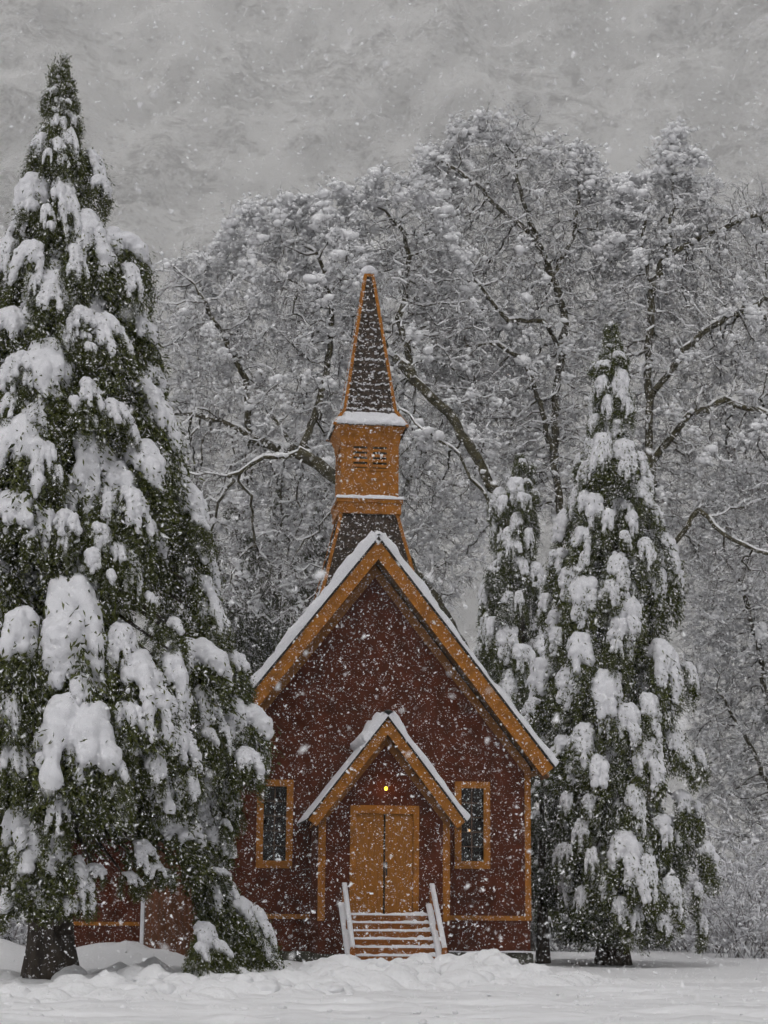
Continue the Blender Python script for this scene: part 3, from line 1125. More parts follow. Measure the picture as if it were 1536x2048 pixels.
def make_pad(seed, drop=.8, reach=.45, snow=1.0, leaf=M_LEAF, thick=1.0, dust=.06, nleaf=400, narrow=1.0):
    """one drooping bough, about a metre across: +x points away from the trunk, origin where it leaves its limb"""
    rng = np.random.default_rng(seed)
    K = int(rng.integers(7, 11))
    az = np.radians(np.linspace(-85, 85, K) + rng.uniform(-9, 9, K)) * narrow
    lf = MB()
    SC, SR = [], []
    if snow > 0:
        for q in range(3):
            SC.append([.06 + .10 * q, rng.uniform(-.10, .10), .05 - .02 * q])
            SR.append(np.array([.18, .20, .15]) * thick * rng.uniform(.85, 1.15) * (snow ** .3))
    A, D, Lm = [], [], []
    for k in range(K):
        lh = reach * rng.uniform(.7, 1.2) * (.65 + .35 * math.cos(az[k]))
        dr = drop * rng.uniform(.6, 1.2)
        t = np.linspace(0, 1, 24)
        h = lh * (1 - (1 - t) ** 1.9) + .08
        z = -dr * t ** 1.45 + .05 * np.sin(math.pi * t)
        side = np.array([-math.sin(az[k]), math.cos(az[k])])
        wob = rng.uniform(-.1, .1) * t ** 2
        P = np.c_[h * math.cos(az[k]) + wob * side[0] + rng.uniform(0, .14), h * math.sin(az[k]) + wob * side[1], z]
        if snow > 0 and abs(az[k]) < 1.05 and rng.random() < .6 + .4 * min(snow, 1):
            tm = (rng.uniform(.70, 1.0) if k % 2 else rng.uniform(.5, .85)) * min(1, snow + .1) * (.35 + .65 * math.cos(az[k]))
            tt = 0.03
            while tt < tm:
                i = tt * 23
                i0 = int(i)
                p = P[i0] + (P[min(i0 + 1, 23)] - P[i0]) * (i - i0)
                r = (.15 - .06 * tt / max(tm, .3)) * thick * rng.uniform(.7, 1.3)
                if snow < .5:
                    r *= .75
                outw = np.array([math.cos(az[k]), math.sin(az[k]), 0])
                if rng.random() < .95:
                    SC.append(p + outw * r * .25 * (1 + tt) + [0, 0, r * .40])
                    SR.append([r, r, r * 1.25])
                tt += .55 * r / max(dr, .3)
            for q in range(int(rng.integers(2, 7))):
                tq = min(.98, tm + rng.uniform(-.05, .28))
                r = rng.uniform(.028, .065) * thick
                SC.append(P[int(tq * 23)] + rng.normal(size=3) * .045 + [0, 0, r])
                SR.append([r, r, r * 1.3])
        # foliage sprays
        n = nleaf
        ti = rng.random(n) ** .8
        idx = (ti * 22.999).astype(int)
        fr = (ti * 23 - idx)[:, None]
        base = P[idx] * (1 - fr) + P[np.minimum(idx + 1, 23)] * fr
        base = base + rng.normal(size=(n, 3)) * [.055, .055, .05] + np.c_[np.zeros((n, 2)), -.04 - .10 * rng.random(n)]
        d = rng.normal(size=(n, 3)) * [.55, .55, .30] + np.c_[np.full(n, math.cos(az[k]) * .45), np.full(n, math.sin(az[k]) * .45), np.full(n, -.75)]
        pk = rng.random(n) < .10
        base[pk] += np.array([math.cos(az[k]) * .10, math.sin(az[k]) * .10, .13]) * rng.uniform(.6, 1.5, (pk.sum(), 1))
        A.append(base)
        D.append(d / np.linalg.norm(d, axis=1, keepdims=True))
        Lm.append(rng.uniform(.05, .125, n))
    A, D, Lm = np.concatenate(A), np.concatenate(D), np.concatenate(Lm)
    s = np.cross(D, rng.normal(size=D.shape))
    s /= np.linalg.norm(s, axis=1, keepdims=True)
    wd = rng.uniform(.010, .019, len(A))[:, None]
    mid = A + D * (Lm * .45)[:, None]
    tip = A + D * Lm[:, None] + rng.normal(size=A.shape) * .012
    v = np.stack([A, mid - s * wd, tip, mid + s * wd], 1)
    isn = rng.random(len(A)) < dust
    lf.add(v[~isn], np.arange((~isn).sum() * 4).reshape(-1, 4), 0)
    if isn.any():
        v2 = v[isn] + [0, 0, .012]
        lf.add(v2, np.arange(isn.sum() * 4).reshape(-1, 4), 1)
    fm = lf.build('bough', [leaf, M_SNOW], link=False)
    sm = remesh_snow(np.array(SC), np.array(SR), rng) if snow > 0 else None
    return fm, sm


def trunk_mesh(h, r0, limbs, seed, flare=.5):
    mb = MB()
    rng = np.random.default_rng(seed)
    n, m = 18, 40
    zz = np.linspace(-.3, h, m)
    an = np.linspace(0, 2 * math.pi, n + 1)
    rad = r0 * (1 - np.clip(zz, 0, h) / h) ** .85 + .015
    rad = rad * (1 + flare * np.exp(-np.clip(zz, 0, None) / .45))
    Rr = rad[:, None] * (1 + .10 * np.sin(an * 5 + 1) [None] * np.exp(-np.clip(zz, 0, None) / 2.0)[:, None] + .03 * np.sin(an * 11)[None])
    P = np.stack([Rr * np.cos(an)[None], Rr * np.sin(an)[None], np.repeat(zz[:, None], n + 1, 1)], -1)
    mb.grid(P, flip=True)
    if limbs:
        for a, b in limbs:
            a, b = np.array(a), np.array(b)
            mid = (a + b) / 2 + [0, 0, .12 * np.linalg.norm(b - a)]
            L = np.linalg.norm(b - a)
            r = .014 + .014 * L
            mb.tubes([a, mid], [mid, b], [r, r * .75], [r * .75, r * .35], 5)
    return mb


def conifer(name, label, base, height, prof, hand, n_fill, pads, fills, seed, mpp, r0, pad_scale=(.7, 1.1), zmin=1.5,
            group=None, cat='conifer', hand_w=.56, lean=0.0, comp=.9, fill_rr=(.45, .93), flare=.5, yaw_bias=None, zshort=False):
    """prof: (z, radius) pairs; hand: (px, py, width px) of snow pads seen in the picture"""
    rng = np.random.default_rng(seed)
    base = np.array(base, float)
    t = empty(name, base, label, cat, group)
    t.rotation_euler = (0, lean, 0)
    RI = np.array([[math.cos(lean), 0, -math.sin(lean)], [0, 1, 0], [math.sin(lean), 0, math.cos(lean)]])
    pz, pr = np.array([p[0] for p in prof]), np.array([p[1] for p in prof])
    R = lambda z: np.interp(z, pz, pr)
    limbs, spots = [], []
    for px, py, w in hand:
        d = RI @ ray(px, py)
        d = d / np.linalg.norm(d)
        cl = RI @ (CAM - base)
        tc = -(cl[:2] @ d[:2]) / (d[:2] @ d[:2])
        best, bt = 1e9, tc
        for q in np.linspace(tc - 7, tc + .2, 260):
            p = cl + d * q
            e = np.hypot(p[0], p[1]) - R(p[2]) * .86
            if e <= 0:
                bt = q
                best = 0
                break
            if e < best:
                best, bt = e, q
        p = cl + d * bt
        if p[2] > height - 1.0:
            continue
        sc = max(.38, w * mpp / hand_w) * rng.uniform(.92, 1.08)
        spots.append((p, sc, True))
        if w > 27 and rng.random() < comp * (1.0 if p[2] > .42 * height else .7) and p[2] > 2.6:
            ra_ = math.atan2(p[1], p[0])
            tn = np.array([-math.sin(ra_), math.cos(ra_), 0])
            p2 = p + tn * rng.uniform(-.6, .6) * sc + np.array([math.cos(ra_) * .12, math.sin(ra_) * .12, -rng.uniform(.55, 1.05)]) * sc
            spots.append((p2, max(.36, sc * rng.uniform(.42, .7)), None))
    zz = rng.random(n_fill * 3)
    k = 0
    for q in zz:
        z = zmin + q * (height - zmin)
        if rng.random() > (R(z) / pr.max()) ** .7 + .08:
            continue
        a = rng.random() * 2 * math.pi
        if yaw_bias is not None and rng.random() < .55:
            a = yaw_bias + rng.normal() * .9
        r = R(z) * rng.uniform(*fill_rr)
        spots.append((np.array([math.cos(a) * r, math.sin(a) * r, z]), rng.uniform(*pad_scale) * (.34 + .66 * min(1, R(z) / 1.9)), False))
        k += 1
        if k >= n_fill:
            break
    for q in range(26 if pr.max() > 1 else 0):
        u_ = (q + rng.random()) / 26
        a = rng.random() * 6.28
        u_ = .22 + .78 * u_
        r = .03 + .34 * u_
        spots.append((np.array([math.cos(a) * r, math.sin(a) * r, height - .02 - 1.9 * u_]), .26 + .42 * u_, False))
    for p, sc, hd in spots:
        a = math.atan2(p[1], p[0]) + rng.normal() * .15
        rr = math.hypot(p[0], p[1])
        o = p - np.array([math.cos(a), math.sin(a), 0]) * min((.36 if hd else .22) * sc, rr) + [0, 0, -.10 * sc]
        lib = pads if (hd is not False or rng.random() < .25) else fills
        if zshort and hd and o[0] > 2.5 and o[2] < 3.0:
            lib = [pads[i] for i in (1, 3, 5, 7, 9, 11)]
            sc *= .85
        if p[2] > height - 1.6 and sc < .8:
            lib = TUFTS
        fm, sm = lib[int(rng.integers(len(lib)))]
        b = put('bough', fm, t)
        b.location = o
        b.rotation_euler = (rng.normal() * .08, rng.normal() * .10, a)
        sy = sc * rng.uniform(.85, 1.15)
        zs_ = sc * rng.uniform(.9, 1.2)
        if hd and o[2] < 3.2 and zshort:
            zs_ = min(zs_, max(.35, (o[2] - 1.3) / 1.25) if o[0] < 2.5 else max(.62, (o[2] + .25) / 1.2))
        if not zshort and o[2] < 3.4:
            zs_ = min(zs_, max(.3, (o[2] - .55) / 1.4))
        if zshort and not (hd and o[0] > 2.5) and o[2] < 5.5:
            zs_ = min(zs_, max(.3, (o[2] - (1.3 if hd and o[0] < 0.6 else 1.85)) / 1.3))
        b.scale = (sc, sy, zs_)
        if sm:
            s = put('snow_clump', sm, b)
        if rr > .35 and (hd or rng.random() < .4) and not (zshort and o[2] < 2.0):
            limbs.append(([0, 0, min(height * .95, o[2] + .38 * rr)], o))
    if pr.max() > 1:
        for q in range(5):
            b = put('bough', LEAD[q % 2][0], t)
            b.location = (0, 0, height - .75 - .16 * q)
            b.rotation_euler = (math.pi, 0, q * 1.9)
            b.scale = (.5 + .12 * q, .5 + .12 * q, .85)
    tm = trunk_mesh(height * .975, r0, limbs, seed, flare)
    tm.build('trunk', M_BARK, t, smooth=True)
    return t


PADS = [make_pad(1000 + i, drop=[1.05, 1.25, .95, 1.4][i % 4], reach=[.46, .38, .5][i % 3], snow=[1.0, .85, 1.1, .7, .6][i % 5], thick=[1.1, .9, 1.25, .75][i % 4]) for i in range(12)]
FILLS = [make_pad(1100 + i, drop=.9, reach=.5, snow=[.45, .2, .35, 0, .55, .3][i % 6], thick=.55, dust=.07 if i % 2 else .10, nleaf=450) for i in range(6)]
PADS2 = [make_pad(1200 + i, drop=[1.1, 1.3, .95][i % 3], reach=[.32, .38, .28][i % 3], snow=[1.0, .85, .7, 1.1][i % 4], thick=[.95, .8, 1.1][i % 3], narrow=.85) for i in range(8)]
FILLS2 = [make_pad(1300 + i, drop=1.2, reach=.38, snow=[.4, .2, 0, .5][i % 4], thick=.55, dust=[.12, .18, .10][i % 3], nleaf=400, leaf=M_LEAFD) for i in range(5)]

LEAD = [make_pad(1550 + i, drop=.7, reach=.12, snow=0, dust=.12, nleaf=150) for i in range(2)]
TUFTS = [make_pad(1500 + i, drop=.42, reach=.36, snow=[1.0, .8, .6][i % 3], thick=.75, dust=.10, nleaf=300) for i in range(3)]

# big cedar in the left foreground
TL = onZ(98, 1962, 0.05)
dep = float((TL - CAM) @ FW)
mpp = dep / F


def axis_z(px, py, base):
    """height of a picture row on a tree's axis"""
    d = ray(px, py)
    t_ = np.dot(base[:2] - CAM[:2], d[:2]) / np.dot(d[:2], d[:2])
    return float((CAM + d * t_)[2] - base[2])


PROF_L = [(100, 5), (150, 26), (200, 45), (300, 78), (400, 95), (500, 155), (600, 185), (700, 205), (800, 240), (900, 280), (1000, 300),
          (1100, 325), (1200, 350), (1300, 375), (1400, 405), (1500, 400), (1600, 345), (1700, 345), (1800, 355), (1900, 450), (1960, 470)]
prof = sorted([(axis_z(118 - (y - 100) * .011, y, TL), r * mpp) for y, r in PROF_L])
HAND_L = [(127, 112, 14), (132, 137, 22), (130, 200, 30), (100, 178, 28), (150, 165, 20), (140, 266, 42), (115, 280, 38), (78, 272, 36), (193, 308, 52), (125, 362, 46),
          (60, 362, 58), (30, 428, 50), (95, 410, 28), (178, 432, 52), (255, 475, 72), (285, 505, 45), (62, 482, 52), (155, 492, 42), (8, 480, 45), (15, 630, 62), (100, 572, 52),
          (270, 598, 72), (288, 640, 66), (215, 636, 56), (140, 655, 40), (165, 620, 28), (100, 705, 78), (25, 722, 40), (308, 735, 36), (180, 762, 46),
          (18, 790, 38), (305, 770, 84), (35, 845, 84), (90, 895, 32), (152, 798, 26), (230, 812, 36), (315, 825, 70), (300, 905, 84), (368, 930, 58), (262, 980, 42),
          (385, 985, 50), (222, 985, 36), (88, 1028, 42), (205, 1058, 46), (242, 1090, 40), (135, 1030, 30), (405, 1088, 46), (275, 1120, 36), (418, 1155, 74),
          (437, 1218, 58), (150, 1182, 104), (138, 1240, 80), (30, 1238, 80), (250, 1255, 46), (350, 1240, 40), (405, 1298, 74), (475, 1308, 46), (282, 1322, 66),
          (355, 1315, 58), (440, 1378, 58), (490, 1395, 74), (512, 1420, 72), (150, 1422, 92), (160, 1500, 56), (20, 1398, 42), (14, 1500, 50), (42, 1512, 30),
          (338, 1438, 50), (368, 1476, 48), (465, 1518, 50), (518, 1495, 32), (503, 1570, 30), (352, 1630, 84), (390, 1668, 50), (415, 1735, 40), (440, 1692, 30),
          (45, 1638, 60), (62, 1680, 84), (112, 1690, 56), (155, 1722, 40), (190, 1730, 28), (50, 1748, 76), (18, 1790, 40), (98, 1788, 46), (478, 1758, 64),
          (500, 1800, 74), (535, 1862, 58), (430, 1848, 56), (448, 1892, 42), (452, 1640, 50), (466, 1690, 54), (478, 1722, 56), (515, 1830, 60), (545, 1895, 46), (470, 1830, 50), (420, 1800, 40), (405, 1890, 36), (425, 1540, 48), (445, 1590, 44), (430, 1460, 42), (400, 1600, 40), (472, 1600, 40), (330, 1540, 44), (260, 1480, 40), (230, 1560, 38), (95, 1560, 44), (290, 1680, 40), (330, 1740, 36), (265, 1740, 34), (425, 1720, 44), (450, 1770, 46), (500, 1765, 44), (525, 1820, 46), (550, 1880, 40), (488, 1870, 50), (415, 1860, 40)]
HAND_L = [(x - (12 if y < 1530 else 32) if x > 425 and 1330 < y < 1790 else x, y, w) for x, y, w in HAND_L]
conifer('cedar_tree', 'tall snow laden cedar in the left foreground with a thick dark trunk', TL, prof[-1][0], prof, HAND_L, 105, PADS, FILLS, 7, mpp, .44,
        (1.1, 1.6), 3.4, lean=math.radians(-1.75), fill_rr=(.15, .68), flare=.45, yaw_bias=math.atan2(-48, 5), zshort=True)

# cedar right of the chapel
TR = onZ(1226, 1932, 0.0)
dep = float((TR - CAM) @ FW)
mpp = dep / F
PROF_R = [(640, 6), (700, 38), (760, 50), (850, 64), (950, 88), (1050, 115), (1100, 132), (1200, 148), (1300, 165), (1400, 172), (1500, 182), (1600, 188),
          (1700, 205), (1800, 208), (1880, 190), (1920, 150)]
prof = sorted([(axis_z(1222, y, TR), r * mpp) for y, r in PROF_R])
HAND_R = [(1222, 642, 26), (1240, 705, 26), (1205, 722, 34), (1246, 745, 36), (1200, 757, 26), (1245, 768, 34), (1180, 790, 26), (1215, 795, 26), (1185, 830, 22),
          (1175, 870, 34), (1200, 872, 44), (1256, 882, 44), (1286, 905, 36), (1165, 930, 34), (1250, 925, 26), (1302, 950, 26), (1150, 975, 30), (1291, 972, 36),
          (1186, 998, 40), (1165, 990, 26), (1215, 1028, 30), (1266, 1030, 32), (1125, 1033, 36), (1160, 1062, 44), (1315, 1020, 30), (1106, 1102, 44), (1166, 1105, 26),
          (1296, 1082, 36), (1340, 1078, 48), (1352, 1108, 46), (1246, 1118, 40), (1132, 1138, 42), (1166, 1162, 44), (1326, 1143, 40), (1210, 1180, 26), (1086, 1195, 28),
          (1256, 1202, 48), (1246, 1242, 56), (1096, 1228, 46), (1156, 1282, 48), (1110, 1260, 26), (1336, 1298, 54), (1385, 1328, 32), (1076, 1332, 50), (1136, 1338, 44),
          (1216, 1348, 52), (1200, 1364, 48), (1256, 1418, 40), (1306, 1398, 42), (1210, 1420, 30), (1122, 1478, 46), (1166, 1453, 40), (1302, 1478, 54), (1190, 1528, 46),
          (1145, 1525, 26), (1276, 1578, 40), (1376, 1588, 40), (1400, 1610, 30), (1330, 1640, 36), (1256, 1678, 50), (1300, 1718, 36), (1420, 1698, 40), (1210, 1758, 32),
          (1402, 1768, 30), (1276, 1808, 30), (1360, 1470, 36), (1405, 1500, 30), (1130, 1590, 26), (1160, 1640, 28), (1120, 1690, 28), (1180, 1700, 26), (1350, 1760, 30), (1160, 1780, 26), (1330, 1830, 26), (1240, 1800, 26), (1410, 1830, 28)]
conifer('cedar_tree', 'slender snow hung cedar standing right of the chapel wall', TR, prof[-1][0], prof, HAND_R, 150, PADS2, FILLS2, 17, mpp, .36,
        (.85, 1.25), 1.35, hand_w=.56, comp=.35, fill_rr=(.25, .74), lean=math.radians(.86), yaw_bias=math.atan2(-48, -12))

# cedar further back, between the spire and the right cedar
TB = onY(1045, 1890, 21.0)
TB[2] = 0.0
dep = float((TB - CAM) @ FW)
mpp = dep / F
PROF_B = [(905, 8), (940, 40), (1000, 50), (1100, 66), (1200, 82), (1300, 95), (1400, 105), (1500, 110), (1650, 115), (1800, 100)]
prof = sorted([(axis_z(1032, y, TB), r * mpp) for y, r in PROF_B])
HAND_B = [(1000, 940, 44), (1030, 958, 30), (1062, 912, 18), (990, 980, 26), (1056, 990, 22), (1016, 1058, 30), (1026, 1075, 26), (1000, 1108, 26), (985, 1040, 26),
          (970, 1168, 30), (1012, 1203, 30), (966, 1228, 36), (1012, 1258, 40), (1036, 1185, 22), (1076, 1128, 30), (1060, 1060, 22), (1072, 980, 22), (960, 1288, 36),
          (1016, 1343, 36), (1040, 1120, 24), (1090, 1180, 26), (1085, 1290, 30), (1050, 1300, 28)]
conifer('cedar_tree', 'narrow frosted cedar rising behind the right slope of the chapel roof', TB, prof[-1][0], prof, HAND_B, 90, PADS2, FILLS2, 27, mpp, .3,
        (.9, 1.3), 2.0, hand_w=.56)

# slim tree hugging the right chapel wall
TS = onZ(1086, 1930, 0.0)
hgt = 6.2
prof = [(1.4, .5), (2.5, .7), (4.0, .65), (5.5, .4), (6.2, .1)]
conifer('cedar_tree', 'young dark cedar with a bare lower trunk close to the chapel wall', TS, hgt, prof, [], 26, FILLS2, FILLS2, 37,
        .014, .17, (.7, 1.0), 2.2, fill_rr=(.3, .9), flare=.2)

# dusted conifers in the dark wood behind the chapel
DK = [make_pad(1400 + i, drop=1.2, reach=.5, snow=[.35, .5, .2][i % 3], thick=.42, dust=[.16, .22, .12][i % 3], nleaf=330, leaf=M_LEAFD) for i in range(4)]
BK = [(455, 985, 36, 'dusted dark fir behind the left cedar and the chapel'),
      (545, 960, 40, 'dusted dark fir left of the chapel steeple base'),
      (625, 1000, 33, 'shorter dusted fir touching the left slope of the chapel roof'),
      (372, 960, 38, 'tall dusted fir mostly hidden by the left cedar')]
for i, (px, py, yy, lb) in enumerate(BK):
    b = onY(px, 1880, yy)
    b[2] = 0
    h = axis_z(px, py, b)
    rm = 2.9
    prof = [(0, rm * .9), (h * .35, rm), (h * .6, rm * .75), (h * .85, rm * .4), (h, .1)]
    conifer('fir_tree', lb, b, h, prof, [], 80, DK, DK, 70 + i, .018, .3, (1.5, 2.2), 1.0, group='dark firs behind the chapel', fill_rr=(.5, 1.0))


# ------------------------------------------------------------------ bare snow covered oaks
def oak(name, label, Yp, limbs, poly, half, N, seed, twigs=5, clump=.6, step=.42, group=None, white=.85, cap=.17):
    rng = np.random.default_rng(seed)
    poly = np.array([onY(x, y, Yp)[[0, 2]] for x, y in poly])
    # seed skeleton
    P, par = [], []
    for li, (att, pts) in enumerate(limbs):
        pw = [onY(x, y, Yp - 1.0 + dy) for x, y, dy in pts]
        if att is None:
            pw[0][2] = -.1
            last = -1
        else:
            d = np.linalg.norm(np.array(P) - pw[0], axis=1)
            last = int(np.argmin(d))
        for i in range(len(pw)):
            q0 = pw[i] if i == 0 else pw[i - 1]
            q1 = pw[i]
            n = max(1, int(np.linalg.norm(q1 - q0) / step))
            for s in range(1, n + 1):
                if i == 0 and s < n:
                    continue
                p = q0 + (q1 - q0) * s / n + (rng.normal(size=3) * .05 if i else 0)
                P.append(p)
                par.append(last)
                last = len(P) - 1
    base = P[0].copy()
    nseed = len(P)
    # attractors inside the crown outline
    lo, hi = poly.min(0), poly.max(0)
    c = (lo + hi) / 2

    def inside(q):
        x, z = q[:, 0], q[:, 1]
        r = np.zeros(len(q), bool)
        j = len(poly) - 1
        for i in range(len(poly)):
            xi, zi, xj, zj = *poly[i], *poly[j]
            with np.errstate(divide='ignore', invalid='ignore'):
                hit = ((zi > z) != (zj > z)) & (x < (xj - xi) * (z - zi) / (zj - zi + 1e-12) + xi)
            r ^= hit
            j = i
        return r
    q = rng.uniform(lo, hi, (N * 4, 2))
    q = q[inside(q)][:N]
    e = np.clip(1 - (((q - c) / (hi - lo) * 2) ** 2).sum(1) * .45, .25, 1)
    att = np.c_[q[:, 0], Yp + rng.uniform(-.85, 1.15, len(q)) * half * e, q[:, 1]]
    P = [np.array(p) for p in P]
    nd = np.full(len(att), 1e9)
    ni = np.zeros(len(att), int)
    start = 0
    for it in range(90):
        new = np.array(P[start:])
        if len(new) == 0:
            break
        dd = np.linalg.norm(att[:, None] - new[None], axis=2)
        j = dd.argmin(1)
        m = dd[np.arange(len(att)), j]
        up = m < nd
        nd[up], ni[up] = m[up], j[up] + start
        keep = nd > step * 1.05
        att, nd, ni = att[keep], nd[keep], ni[keep]
        if len(att) == 0 or len(P) > 5200:
            break
        act = nd < 7.0
        if not act.any():
            break
        start = len(P)
        PA_ = np.array(P)
        dirs = att[act] - PA_[ni[act]]
        dirs /= np.linalg.norm(dirs, axis=1, keepdims=True)
        acc = np.zeros((start, 3))
        np.add.at(acc, ni[act], dirs)
        ids = np.unique(ni[act])
        for i in ids:
            d = acc[i]
            l = np.linalg.norm(d)
            if l < 1e-6:
                continue
            d = d / l + rng.normal(size=3) * .28
            d /= np.linalg.norm(d)
            P.append(PA_[i] + d * step)
            par.append(int(i))
    P = np.array(P)
    par = np.array(par)
    n = len(P)
    rad = np.zeros(n)
    kids = np.zeros(n, int)
    for i in range(n - 1, -1, -1):
        if rad[i] == 0:
            rad[i] = .0135
        rad[i] = min(cap, rad[i] ** (1 / 2.2)) if kids[i] else rad[i]
        if par[i] >= 0:
            rad[par[i]] += rad[i] ** 2.2
            kids[par[i]] += 1
    print('oak', len(P), rad.max())
    t = empty(name, base, label, 'tree', group)
    P = P - base
    ch = np.where(par >= 0)[0]
    A, B = P[par[ch]], P[ch]
    ra, rb = np.minimum(rad[par[ch]], rad[ch] * 1.35), rad[ch]
    big = rb > .05
    mb = MB()
    mb.tubes(A[big], B[big] + (B[big] - A[big]) * .06, ra[big], rb[big], 8)
    mb.tubes(A[~big], B[~big], ra[~big], rb[~big], 4)
    mb.build('trunk', M_OAK, t, smooth=True)
    # snow lying on limbs
    d = B - A
    L = np.linalg.norm(d, axis=1) + 1e-9
    hor = np.sqrt(np.clip(1 - (d[:, 2] / L) ** 2, 0, 1))
    k = (hor > .38) & (rng.random(len(A)) < np.where(rb > .09, .55, .92))
    sr = (np.minimum(rb * .6, .055) + .030) * (.55 + .6 * hor) * rng.uniform(.75, 1.25, len(A))
    off = np.c_[np.zeros((len(A), 2)), rb * .75 + sr * .30]
    sn = MB()
    sn.tubes((A + off)[k], (B + off)[k], sr[k], sr[k] * .95, 4)
    # clumps, heavier where nothing shelters them
    cx = np.floor((P[:, 0] + 100) / .9).astype(int) * 1000 + np.floor((P[:, 1] + 100) / 1.2).astype(int)
    top = {}
    for key, z in zip(cx, P[:, 2]):
        top[key] = max(top.get(key, -9), z)
    ex = np.array([top[k_] for k_ in cx]) - P[:, 2]
    # twigs
    th = np.where((rad < .045) & (np.arange(n) > 5))[0]
    TA, TB_, TW = [], [], []
    dirn = np.zeros((n, 3))
    dirn[ch] = d / L[:, None]
    for rep in range(twigs):
        a = P[th] + rng.normal(size=(len(th), 3)) * .02
        dd = dirn[th] * .5 + rng.normal(size=(len(th), 3)) * .65 + [0, 0, -.02]
        dd /= np.linalg.norm(dd, axis=1, keepdims=True)
        ln = rng.uniform(.14, .33, len(th))[:, None]
        for s in range(3):
            b = a + dd * ln
            TA.append(a); TB_.append(b); TW.append(np.full(len(a), .010 - .0022 * s))
            if s == 1:
                d2 = dd + rng.normal(size=dd.shape) * .7
                d2 /= np.linalg.norm(d2, axis=1, keepdims=True)
                TA.append(a); TB_.append(a + d2 * ln * .9); TW.append(np.full(len(a), .0065))
            a = b
            dd = dd + rng.normal(size=dd.shape) * .30 + [0, 0, -.24]
            dd /= np.linalg.norm(dd, axis=1, keepdims=True)
    TA, TB_, TW = np.concatenate(TA), np.concatenate(TB_), np.concatenate(TW)
    tw = MB()
    tw.ribbons(TA, TB_, TW, rng)
    o = tw.build('twigs', M_TWIG, t)
    o['kind'] = 'stuff'
    ks = rng.random(len(TA)) < white * np.tile(np.clip(1.15 - .08 * ex[th], .55, 1.1), len(TA) // len(th))
    up = np.array([0, 0, .016])
    sn.ribbons(TA[ks] + up, TB_[ks] + up, rng.uniform(.007, .018, ks.sum()), rng)
    pn = fbm(P[:, 0] * .42 + 3, P[:, 2] * .42 + P[:, 1] * .3, seed, 2)
    pr = np.where(ex < 1.0, 1.25, np.where(ex < 2.4, .50, .16)) * np.clip(.55 + 3.0 * pn, .05, 1) * clump * 2
    selm = (rng.random(n) < pr) & (P[:, 2] > 2) & (rad < .10) & (np.arange(n) >= nseed)
    # fluffy masses: small lumps strung along the boughs and twigs of the chosen places
    hit = selm[ch]
    for rep in range(5):
        f = rng.random((hit.sum(), 1))
        c_ = A[hit] * (1 - f) + B[hit] * f + [0, 0, .05] + rng.normal(size=(hit.sum(), 3)) * [.13, .13, .09]
        r_ = (rng.gamma(5, .017, hit.sum()) * np.where(ex[ch][hit] < 1.0, 1.8, 1.1)).clip(.04, .28)
        sn.blobs(c_, np.c_[r_ * 1.5, r_ * .95, r_ * .8], rng, 1 if rep < 3 else 0, .12)
    nt = len(TA) // len(th)
    hs_ = np.tile(selm[th], nt) & (rng.random(len(TA)) < .75)
    c_ = (TA[hs_] + TB_[hs_]) / 2 + [0, 0, .02]
    r_ = rng.gamma(5, .013, hs_.sum()).clip(.025, .12)
    sn.blobs(c_, np.c_[r_ * 1.25, r_ * 1.25, r_ * 1.1], rng, 0, .12)
    so = sn.build('snow_cover', M_BRIGHTSNOW, t, smooth=True)
    return t


YO = 27.0
oak('oak_tree', 'broad bare oak arching behind the spire, limbs leaning left under snow', YO,
    [(None, [(1062, 1880, -2), (1050, 1300, -2.5), (1006, 1010, -3), (960, 930, -3), (900, 830, -2.5), (830, 760, -2), (770, 690, 0), (735, 600, 1)]),
     ((1040, 1250), [(1040, 1260, -2.5), (985, 1015, -3), (920, 912, -3), (850, 858, -3), (790, 800, -2)]),
     ((1, 1), [(1052, 1500, -2), (900, 1250, -1), (790, 1090, -2), (690, 968, -3), (600, 906, -3), (530, 922, -3), (455, 958, -2.5)]),
     ((1, 1), [(600, 906, -1), (500, 880, 0), (440, 838, 0), (365, 826, 1)]),
     ((1, 1), [(600, 906, -1), (640, 800, 0), (660, 700, 0), (662, 615, 0), (640, 520, 0)]),
     ((1, 1), [(830, 760, 0), (800, 640, 1), (818, 560, 1), (810, 470, 1), (770, 420, 1)]),
     ((1, 1), [(500, 880, 0), (490, 760, 0), (440, 660, 0), (400, 590, 0)])],
    [(285, 545), (330, 520), (420, 488), (500, 410), (560, 410), (620, 380), (740, 365), (830, 352), (900, 400), (960, 600), (1000, 900), (960, 1150), (800, 1250),
     (600, 1280), (430, 1200), (300, 980), (280, 700)], 3.6, 3700, 301, cap=.30, group='bare oaks behind the chapel')
oak('oak_tree', 'tallest bare oak with a rounded snowy crown right of the spire', YO + 2.5,
    [(None, [(1122, 1880, 0), (1119, 1000, 0), (1104, 890, 0), (1076, 800, -.5)]),
     ((1, 1), [(1108, 900, 0), (1114, 780, 0), (1132, 640, 0), (1108, 560, 0), (1066, 470, 0), (1046, 400, 0), (1030, 320, 0)]),
     ((1, 1), [(1120, 700, 0), (1085, 640, -1), (1015, 640, -1), (950, 560, -1)]),
     ((1, 1), [(1108, 560, 0), (1150, 460, 0), (1160, 360, 0)]),
     ((1, 1), [(1066, 470, 0), (990, 410, 0), (930, 350, 0), (880, 320, 0)]),
     ((1, 1), [(1076, 800, -.5), (1050, 720, -1), (1000, 690, -1), (930, 690, -1)])],
    [(832, 345), (850, 302), (900, 252), (960, 232), (1040, 235), (1100, 280), (1190, 308), (1212, 380), (1205, 600), (1215, 900), (1170, 1050), (1020, 1020), (900, 850), (840, 600)],
    3.4, 3600, 302, group='bare oaks behind the chapel')
